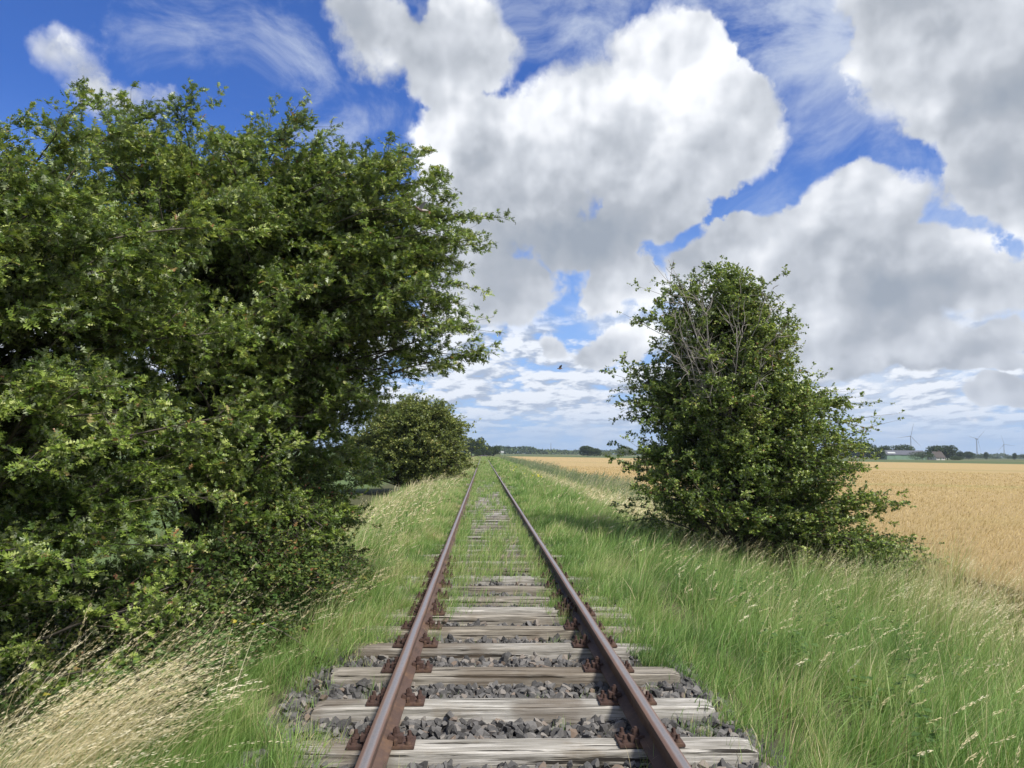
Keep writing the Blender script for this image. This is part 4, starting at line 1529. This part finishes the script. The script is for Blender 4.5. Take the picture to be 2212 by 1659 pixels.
def far_tree(label, xl, xr, ytop, D, name='tree', mat=None, seed=0, ground_z=-.95, nleaf=2600, crown_low=.12, lobes=5, group='trees around the distant farm', cat='tree'):
    """crown between source-photo columns xl and xr with its top at row ytop, standing at distance D"""
    r = np.random.default_rng(1000 + seed)
    a = at(*src(xl, 1140), D)
    b = at(*src(xr, 1140), D)
    t_ = at(*src((xl + xr) / 2, ytop), D)
    wd = b.x - a.x
    cx = (a.x + b.x) / 2
    H = t_.z - ground_z
    root = bpy.data.objects.new(name, None)
    COL.objects.link(root)
    root.location = (cx, D, ground_z)
    tag(root, label, cat, group)
    # crown of leaf clumps on a few lobes
    L = [(r.uniform(-.22, .22) * wd, r.uniform(-.2, .2) * wd, H * r.uniform(.5, .72), wd * r.uniform(.26, .36), wd * .32, H * r.uniform(.24, .30)) for _ in range(lobes)]
    L.append((0, 0, H * .52, wd * .42, wd * .38, H * (.48 - crown_low)))
    L.append((-.25 * wd, 0, H * .36, wd * .27, wd * .25, H * .26))
    L.append((.25 * wd, 0, H * .38, wd * .27, wd * .25, H * .28))
    L = np.array(L)
    k = r.integers(0, len(L), nleaf)
    d = unit(r.normal(size=(nleaf, 3)))
    P = L[k, :3] + d * L[k, 3:] * r.uniform(.72, 1.04, nleaf)[:, None]
    P[:, 2] = np.clip(P[:, 2], H * crown_low * r.uniform(.4, 1, nleaf), H)
    s = r.uniform(.7, 1.3, nleaf) * max(.35, min(wd, H) * .085)
    V, F = place(LEAF2, P, unit(d + r.normal(size=d.shape) * .7), unit(d + r.normal(size=d.shape) * .6 + np.array([0, 0, .5])), s)
    rn = np.clip(.5 + .2 * r.normal(size=nleaf) + .15 * (r.random(len(L))[k] - .5), 0, 1)
    link('crown', to_mesh('crown', V, F, mat or M_FAR, {'rnd': np.repeat(rn, 2)}), root)
    st = np.array([[[0, 0, -.2], [wd * .01, 0, H * .25], [-wd * .01, 0, H * .6]]], float)
    br = np.array([[[0, 0, H * .2], [wd * .12 * q, wd * .05, H * .42], [wd * .22 * q, wd * .05, H * .62]] for q in (-1, 1)], float)
    V, F = merge(tubes(st, [max(.12, H * .03)], [H * .012], 6), tubes(br, [H * .015] * 2, [H * .006] * 2, 5))
    link('trunk', to_mesh('trunk', V, F, M_BARK), root)
    return root


def z3(x):
    return 2060 + x / 4.424


def y3(y):
    return 1000 + y / 4.424


far_tree('dark tree partly hidden by the right-hand hawthorn, start of the farm trees', z3(95), z3(320), y3(498), 560, seed=1)
far_tree('broad dark tree standing tallest at the hawthorn end of the farm trees', z3(300), z3(565), y3(455), 540, seed=2)
far_tree('rounded tree just before the green barn', z3(500), z3(670), y3(520), 520, seed=3)
far_tree('tree behind the pale roof light of the green barn', z3(560), z3(730), y3(498), 600, seed=4)
far_tree('wide dark tree behind the dark roof of the barn', z3(715), z3(965), y3(486), 600, seed=5)
far_tree('small tree behind the far end of the barn roof', z3(930), z3(1045), y3(545), 600, seed=6)
far_tree('dense bush in front of the barn and the thatched house', z3(950), z3(1210), y3(570), 515, name='bush', seed=7, crown_low=.0, cat='bush')
far_tree('tall tree behind the thatched house, darker than its neighbours', z3(1150), z3(1320), y3(488), 590, seed=8)
far_tree('tall round tree next to the thatched house', z3(1280), z3(1450), y3(493), 560, seed=9)
far_tree('low bush at the foot of the round farm tree', z3(1400), z3(1530), y3(622), 540, name='bush', seed=10, crown_low=0, cat='bush')
far_tree('thin tree between the farm and the middle wind turbine', z3(1468), z3(1545), y3(560), 620, seed=11)
far_tree('flat topped tree in front of the middle wind turbine', z3(1535), z3(1665), y3(566), 700, seed=12, lobes=7)
far_tree('low tree right of the middle wind turbine', z3(1655), z3(1850), y3(598), 900, seed=13, lobes=7)
far_tree('narrow upright tree between the two wind turbines on the right', z3(1772), z3(1815), y3(574), 700, seed=14)
far_tree('low distant tree left of the small wind turbine', z3(1850), z3(1960), y3(628), 1000, seed=15)
far_tree('low distant tree right of the small wind turbine', z3(2000), z3(2120), y3(622), 1000, seed=17)
far_tree('narrow dark tree right of the small wind turbine', z3(2085), z3(2130), y3(582), 700, seed=16)
far_tree('wide low tree at the right end of the horizon', z3(2120), z3(2320), y3(592), 900, seed=18, lobes=7)


def z4(x):
    return 1100 + x / 3.687


def y4(y):
    return 1050 + y / 3.687


G2 = 'trees on the horizon'
far_tree('dark rounded copse alone in the field beyond the wheat', z4(1288), z4(1425), y4(240), 600, name='copse', seed=21, crown_low=0, lobes=8, nleaf=5000, group=G2, cat='trees')
far_tree('smaller dark tree joined to the copse in the field', z4(1395), z4(1488), y4(258), 600, seed=22, crown_low=0, group=G2)
far_tree('pale green tree next to the single hawthorn on the horizon', z4(1630), z4(1790), y4(240), 700, seed=23, mat=M_FAR2, crown_low=0, group=G2)
far_tree('small pale bush between the copse and the pale green tree', z4(1490), z4(1580), y4(290), 650, name='bush', seed=24, mat=M_FAR2, crown_low=0, group=G2, cat='bush')
far_tree('tall airy tree at the end of the track, next to the olive bush', z4(235), z4(345), y4(150), 450, seed=25, crown_low=.28, group=G2, nleaf=5000)
far_tree('tall tree with an open crown at the end of the track', z4(320), z4(418), y4(155), 450, seed=26, crown_low=.28, group=G2, nleaf=5000)
far_tree('dark lower tree in line with the rails', z4(360), z4(485), y4(225), 430, seed=27, crown_low=.0, group=G2, ground_z=-.6)
far_tree('round tree to the right of the rails, end of the group', z4(460), z4(556), y4(236), 440, seed=28, crown_low=.0, group=G2)
far_tree('low shrub under the tall airy trees at the end of the track', z4(318), z4(385), y4(272), 420, name='bush', seed=29, crown_low=0, group=G2, cat='bush')


# the far woods that read as one low band
def woods():
    r = np.random.default_rng(55)
    n = 42000
    th = r.uniform(R(-50), R(58), n)
    D = 1500 + 500 * snoise(th * 6, th * 0, 1.0, 3) + r.uniform(0, 200, n)
    X = CAM.x + D * np.tan(th)
    top = 7.5 + 3.0 * snoise(th * 40, th * 0, 1.2, 6) + 2.2 * snoise(th * 150, th * 0, 1.3, 7)
    Z = -1 + np.maximum(top, 3) * np.sqrt(r.random(n))
    P = np.stack([X, D, Z], 1)
    d = unit(r.normal(size=(n, 3)) + np.array([0, -.6, .4]))
    V, F = place(LEAF2, P, unit(r.normal(size=(n, 3))), d, r.uniform(2.5, 5.5, n))
    V[:, 2] = np.maximum(V[:, 2], -1.2)
    rn = np.clip(.5 + .2 * r.normal(size=n) + .25 * snoise(th * 60, th * 0, 1, 9), 0, 1)
    o = link('distant_woods', to_mesh('distant_woods', V, F, M_FAR, {'rnd': np.repeat(rn, 2)}))
    tag(o, 'low hazy band of distant woods along the horizon', 'woods', kind='stuff')


woods()


# ------------------------------------------------------------------ farm
def flat(name, c, rough=.8, var=.15, scale=.6):
    m_, t = material(name)
    geo = t.node('ShaderNodeNewGeometry')
    n = t.noise(geo.outputs['Position'], scale, 5, .65)
    principled(t, t.mix(n, rgb(*[v * (1 - var) for v in c]), rgb(*[v * (1 + var) for v in c])), rough, .25)
    return m_


def ridged(name, c, per=2.0, axis=(1, 0, 0)):
    m_, t = material(name)
    geo = t.node('ShaderNodeNewGeometry')
    n = t.noise(geo.outputs['Position'], .5, 5, .65)
    s = t.m('SINE', t.m('MULTIPLY', t.v('DOT_PRODUCT', geo.outputs['Position'], axis), per * 6.283))
    principled(t, t.mix(n, rgb(*[v * .8 for v in c]), rgb(*[v * 1.2 for v in c])), .6, .3, bump=s, bstr=.8, bdist=.05)
    return m_


def gabled(root, w_, dp, eave, ridge, mw, mr, over=.4):
    a = MB()
    a.add([(-w_ / 2, -dp / 2, 0), (w_ / 2, -dp / 2, 0), (w_ / 2, dp / 2, 0), (-w_ / 2, dp / 2, 0), (-w_ / 2, -dp / 2, eave), (w_ / 2, -dp / 2, eave), (w_ / 2, dp / 2, eave), (-w_ / 2, dp / 2, eave),
           (-w_ / 2, 0, ridge), (w_ / 2, 0, ridge)],
          [(0, 1, 5, 4), (2, 3, 7, 6), (1, 2, 6, 9, 5), (3, 0, 4, 8, 7)])
    link('wall', a.mesh('wall', mw), root)
    b = MB()
    k = (ridge - eave) / (dp / 2)
    for s in (-1, 1):
        y0, z0 = s * (dp / 2 + over), eave - over * k
        b.add([(-w_ / 2 - over, y0, z0 + .06), (w_ / 2 + over, y0, z0 + .06), (w_ / 2 + over, 0, ridge + .06), (-w_ / 2 - over, 0, ridge + .06),
               (-w_ / 2 - over, y0, z0 + .26), (w_ / 2 + over, y0, z0 + .26), (w_ / 2 + over, 0, ridge + .26), (-w_ / 2 - over, 0, ridge + .26)],
              [(0, 1, 2, 3), (4, 7, 6, 5), (0, 4, 5, 1), (1, 5, 6, 2), (0, 3, 7, 4)])
    return link('roof', b.mesh('roof', mr), root)


def barn():
    D = 550
    a, b = at(*src(z3(655), 1150), D), at(*src(z3(1080), 1150), D)
    w_ = b.x - a.x
    root = bpy.data.objects.new('barn', None)
    COL.objects.link(root)
    root.location = ((a.x + b.x) / 2, D, -.95)
    root.rotation_euler = (0, 0, R(-4))
    tag(root, 'long pale green barn with a dark corrugated roof among the farm trees', 'barn')
    rf = gabled(root, w_, 14, 3.6, 6.6, ridged('green_cladding', (.17, .26, .18)), ridged('corrugated_roof', (.10, .105, .12)))
    m_ = MB()
    m_.box((-w_ / 2 + 4.5, -4.4, 5.05), (5.5, 2.4, .08), Matrix.Rotation(math.atan2(3.0, 7.0), 3, 'X'))
    link('roof_light', m_.mesh('roof_light', flat('rooflight_sheet', (.42, .44, .42))), rf)
    dm = flat('barn_doors', (.16, .25, .17))
    for k, x in enumerate((-.22, .08)):
        m_ = MB()
        m_.box((x * w_, -7.05, 1.6), (4.6, .12, 3.2))
        m_.box((x * w_, -7.13, 3.25), (5.2, .12, .18))
        link('door', m_.mesh('door', dm), root)


def house():
    D = 555
    a, b = at(*src(z3(1195), 1150), D), at(*src(z3(1300), 1150), D)
    w_ = b.x - a.x
    root = bpy.data.objects.new('farmhouse', None)
    COL.objects.link(root)
    root.location = ((a.x + b.x) / 2, D, -.95)
    root.rotation_euler = (0, 0, R(8))
    tag(root, 'small white farmhouse under a steep brown roof beside the tall farm trees', 'house')
    rf = gabled(root, w_, 8, 2.0, 6.0, flat('whitewash', (.5, .5, .47)), flat('brown_thatch', (.065, .055, .048)), .5)
    m_ = MB()
    m_.box((w_ * .25, 0, 6.3), (.8, .8, 1.4))
    link('chimney', m_.mesh('chimney', flat('chimney_brick', (.12, .09, .07))), rf)
    gl = flat('dark_glass', (.03, .035, .04), .2)
    wf = flat('window_frame', (.7, .7, .68))
    for x in (-.32, .30):
        m_ = MB()
        for q in ((0, .55, 1.1, .08), (0, -.55, 1.1, .08)):
            m_.box((x * w_ + q[0], -4.04, 1.15 + q[1]), (q[2], .1, q[3]))
        for q in (-.5, 0, .5):
            m_.box((x * w_ + q, -4.04, 1.15), (.07, .1, 1.02))
        f_ = link('window', m_.mesh('window', wf), root)
        m_ = MB()
        m_.box((x * w_, -4.01, 1.15), (1.0, .04, 1.05))
        link('pane', m_.mesh('pane', gl), f_)
    m_ = MB()
    m_.box((0, -4.03, .98), (.9, .08, 1.9))
    link('door', m_.mesh('door', flat('green_door', (.08, .16, .09))), root)


barn()
house()


# ------------------------------------------------------------------ wind turbines
def turbine(label, hx, hy, D, base_y, blades, yaw, tips):
    """hub seen at zoomed point (hx, hy); blade tips given as angles (deg, clockwise from up, as seen) in the rotor plane"""
    hub = at(*src(z3(hx), y3(hy)), D)
    H = hub.z + .95
    root = bpy.data.objects.new('wind_turbine', None)
    COL.objects.link(root)
    root.location = (hub.x, D, -.95)
    root.rotation_euler = (0, 0, yaw)
    tag(root, label, 'wind turbine', 'wind turbines on the horizon')
    wm = M_TURB
    m_ = MB()
    for k in range(6):
        z0, z1 = H * k / 6, H * (k + 1) / 6
        r0 = 2.3 - 1.0 * k / 6
        m_.tube((0, 4, z0), (0, 4, z1 - (1.6 if k == 5 else 0)), r0, r0 - 1.0 / 6, 16, cap=(k == 0))
    link('tower', m_.mesh('tower', wm, smooth=True), root)
    m_ = MB()
    m_.box((0, 4.2, H), (3.4, 9, 3.4))
    link('nacelle', m_.mesh('nacelle', wm, bevel=.6), root)
    m_ = MB()
    m_.tube((0, -1.6, H), (0, .2, H), 1.0, 1.9, 14)
    m_.tube((0, -2.4, H), (0, -1.6, H), .3, 1.0, 14)
    hb = link('hub', m_.mesh('hub', wm, smooth=True), root)
    for a_ in tips:
        aa = R(a_)
        dv = Vector((math.sin(aa), 0, math.cos(aa)))
        sd = Vector((math.cos(aa), 0, -math.sin(aa)))
        m_ = MB()
        secs = [(1.2, 1.1, .9), (3, 1.2, .9), (8, 2.1, .6), (16, 1.8, .4), (28, 1.25, .25), (40, .8, .15), (blades, .15, .05)]
        vs, fs = [], []
        for q, (ll, ww, th_) in enumerate(secs):
            c_ = Vector((0, -.7, H)) + dv * min(ll, blades) + Vector((0, -1.4 * (ll / blades)**2, 0))
            vs += [c_ - sd * ww * .35 , c_ + Vector((0, -th_, 0)), c_ + sd * ww * .65, c_ + Vector((0, th_, 0))]
        for q in range(len(secs) - 1):
            for i in range(4):
                j = (i + 1) % 4
                fs.append((q * 4 + i, q * 4 + j, (q + 1) * 4 + j, (q + 1) * 4 + i))
        fs += [(0, 1, 2, 3), tuple(len(secs) * 4 - 4 + i for i in (3, 2, 1, 0))]
        m_.add(vs, fs)
        link('blade', m_.mesh('blade', wm, smooth=True), root)


M_TURB = flat('turbine_paint', (.22, .235, .26), .5, .03)
turbine('wind turbine rising from behind the green barn', 960, 400, 2500, 0, 46, R(-20), (12, 262, 140))
turbine('wind turbine between the farm and the small turbine, one blade pointing up right', 1697, 430, 2700, 0, 50, R(15), (47, 282, 166))
turbine('small whitish wind turbine at the far right of the horizon', 1993, 490, 3500, 0, 46, R(-10), (343, 98, 223))


# lattice masts far beyond the field
def mast(label, x4, ytop, D, wd):
    p = at(*src(z4(x4), y4(ytop)), D)
    H = p.z + .95
    m_ = MB()
    for k in range(8):
        z0, z1 = H * k / 8, H * (k + 1) / 8
        a, b = wd * (1 - .8 * k / 8), wd * (1 - .8 * (k + 1) / 8)
        cs = [(-1, -1), (1, -1), (1, 1), (-1, 1)]
        for i in range(4):
            c0, c1 = cs[i], cs[(i + 1) % 4]
            m_.tube((c0[0] * a, c0[1] * a, z0), (c0[0] * b, c0[1] * b, z1), .16, .16, 4)
            m_.tube((c0[0] * a, c0[1] * a, z0), (c1[0] * b, c1[1] * b, z1), .10, .10, 4)
            m_.tube((c1[0] * b, c1[1] * b, z1), (c0[0] * b, c0[1] * b, z1), .10, .10, 4)
    m_.tube((0, 0, H), (0, 0, H * 1.12), .18, .08, 6)
    o = link('radio_mast', m_.mesh('radio_mast', flat('galvanised', (.18, .19, .2), .6)), loc=(p.x, D, -.95))
    tag(o, label, 'mast')


mast('thin lattice mast standing above the far woods', 1022, 215, 2000, 2.4)
mast('shorter faint mast left of the tall lattice mast', 885, 248, 2000, 1.6)


# pale trackside hut seen at the end of the tree group
def hut():
    a, b = at(*src(z4(546), 1130), 470), at(*src(z4(586), 1130), 470)
    w_ = b.x - a.x
    root = bpy.data.objects.new('hut', None)
    COL.objects.link(root)
    root.location = ((a.x + b.x) / 2, 470, -.9)
    tag(root, 'tiny pale green hut beside the round tree at the end of the track', 'hut')
    gabled(root, w_, 3, 2.2, 3.0, flat('pale_green_paint', (.22, .28, .21)), flat('pale_roof', (.28, .29, .28)), .15)


hut()


# ------------------------------------------------------------------ birds
def bird(label, loc, size, yaw, roll, wings, cols):
    """body along +x (head) in its own frame"""
    root = bpy.data.objects.new('bird', None)
    COL.objects.link(root)
    root.location = loc
    root.rotation_euler = Euler((roll, wings['pitch'], yaw))
    root.scale = (size,) * 3
    tag(root, label, 'bird', 'small birds in flight')
    r = [(-.42, .03, .02), (-.34, .07, .0), (-.18, .125, -.02), (.02, .15, -.03), (.20, .125, -.01), (.30, .085, .02), (.38, .095, .04), (.45, .085, .05), (.50, .04, .045), (.56, .008, .035)]
    vs, fs, n = [], [], 12
    for x, q, zc in r:
        for i in range(n):
            a = 2 * math.pi * i / n
            vs.append((x, q * .9 * math.cos(a), zc + q * math.sin(a)))
    for k in range(len(r) - 1):
        for i in range(n):
            j = (i + 1) % n
            fs.append((k * n + i, k * n + j, (k + 1) * n + j, (k + 1) * n + i))
    fs += [tuple(range(n)), tuple(reversed(range((len(r) - 1) * n, len(r) * n)))]
    # tail as part of the body surface
    m_ = MB()
    m_.add(vs, fs)
    b0 = [(-.36, -.04, .02), (-.36, .04, .02), (-.88, .10, .0), (-.88, -.10, .0)]
    m_.add(b0 + [(x, y, z + .018) for x, y, z in b0], [(3, 2, 1, 0), (4, 5, 6, 7), (0, 1, 5, 4), (1, 2, 6, 5), (2, 3, 7, 6), (3, 0, 4, 7)])
    link('body', m_.mesh('body', cols[0], smooth=True), root)
    for s, up, sw in ((1, wings['l'][0], wings['l'][1]), (-1, wings['r'][0], wings['r'][1])):
        rows = []
        span = wings['span']
        for k, (t_, c0, c1) in enumerate([(0, .18, -.16), (.25, .22, -.20), (.5, .20, -.24), (.75, .08, -.26), (.92, -.06, -.26), (1.0, -.2, -.24)]):
            y = s * (.08 + span * t_ * math.cos(up))
            z = .05 + span * t_ * math.sin(up)
            dx_ = sw * t_ * .5
            rows.append([(c0 + dx_, y, z), ((c0 + c1) / 2 + dx_, y, z + .03), (c1 + dx_, y, z)])
        vs = [v for rw in rows for v in rw] + [(x, y, z - .02) for rw in rows for (x, y, z) in rw]
        fs = []
        nn = len(rows) * 3
        for k in range(len(rows) - 1):
            for i in range(2):
                a = k * 3 + i
                fs.append((a, a + 1, a + 4, a + 3))
                fs.append((nn + a, nn + a + 3, nn + a + 4, nn + a + 1))
            for i in (0, 2):
                a = k * 3 + i
                fs.append((a, a + 3, nn + a + 3, nn + a))
        m_ = MB()
        m_.add(vs, fs)
        link('wing', m_.mesh('wing', cols[1]), root)
    return root


bb = flat('bird_plumage', (.16, .11, .09), .8, .3, 20)
bw = flat('bird_wing', (.075, .07, .07), .8, .3, 20)
bw2 = flat('pale_wing', (.30, .27, .25), .8, .3, 20)
p = at(1210, 796, 13.0)
bird('small brown bird flying above the distant track, wings folded back over its body', p, .095, R(184), R(0), {'pitch': R(8), 'span': .62, 'l': (R(62), -.25), 'r': (R(70), -.25)}, (bb, bw))
p = at(908, 453, 5.8)
bird('small brown bird fluttering at the twigs of the broad hawthorn, pale wings raised', p, .075, R(165), R(10), {'pitch': R(-28), 'span': .95, 'l': (R(58), -.3), 'r': (R(35), -.3)}, (bb, bw2))

# yellow flowers by the track
def flowers():
    r = np.random.default_rng(3)
    n = 30
    x = np.concatenate([2.3 + r.normal(size=n) * .35, 2.9 + r.normal(size=40) * .3])
    y = np.concatenate([62 + r.normal(size=n) * 2.2, 44 + r.normal(size=40) * 1.0])
    z = gz(x, y) + r.uniform(.45, .85, len(x))
    P = np.stack([x, y, z], 1)
    V, F = place(LEAF4, P, unit(r.normal(size=P.shape)), unit(np.array([0, 0, 1.]) + r.normal(size=P.shape) * .5), r.uniform(.05, .11, len(x)))
    o = link('yellow_flowers', to_mesh('yellow_flowers', V, F, flat('yellow_petals', (.62, .55, .06))))
    tag(o, 'patch of yellow flowers in the grass beside the far rails', 'flowers', kind='stuff')


flowers()


# ------------------------------------------------------------------ air
def haze():
    m_ = MB()
    m_.box((0, 2600, 84), (10600, 7200, 172))
    mt, t = material('air')
    v = t.node('ShaderNodeVolumePrincipled')
    v.inputs['Color'].default_value = rgb(.72, .84, 1.0)
    v.inputs['Density'].default_value = .00013
    v.inputs['Anisotropy'].default_value = .2
    t.l.new(v.outputs[0], t.out.inputs['Volume'])
    o = link('haze', m_.mesh('haze', mt))
    tag(o, 'thin blue summer haze over the fields', 'haze', kind='stuff')


if not os.environ.get('NOHAZE'):
    haze()
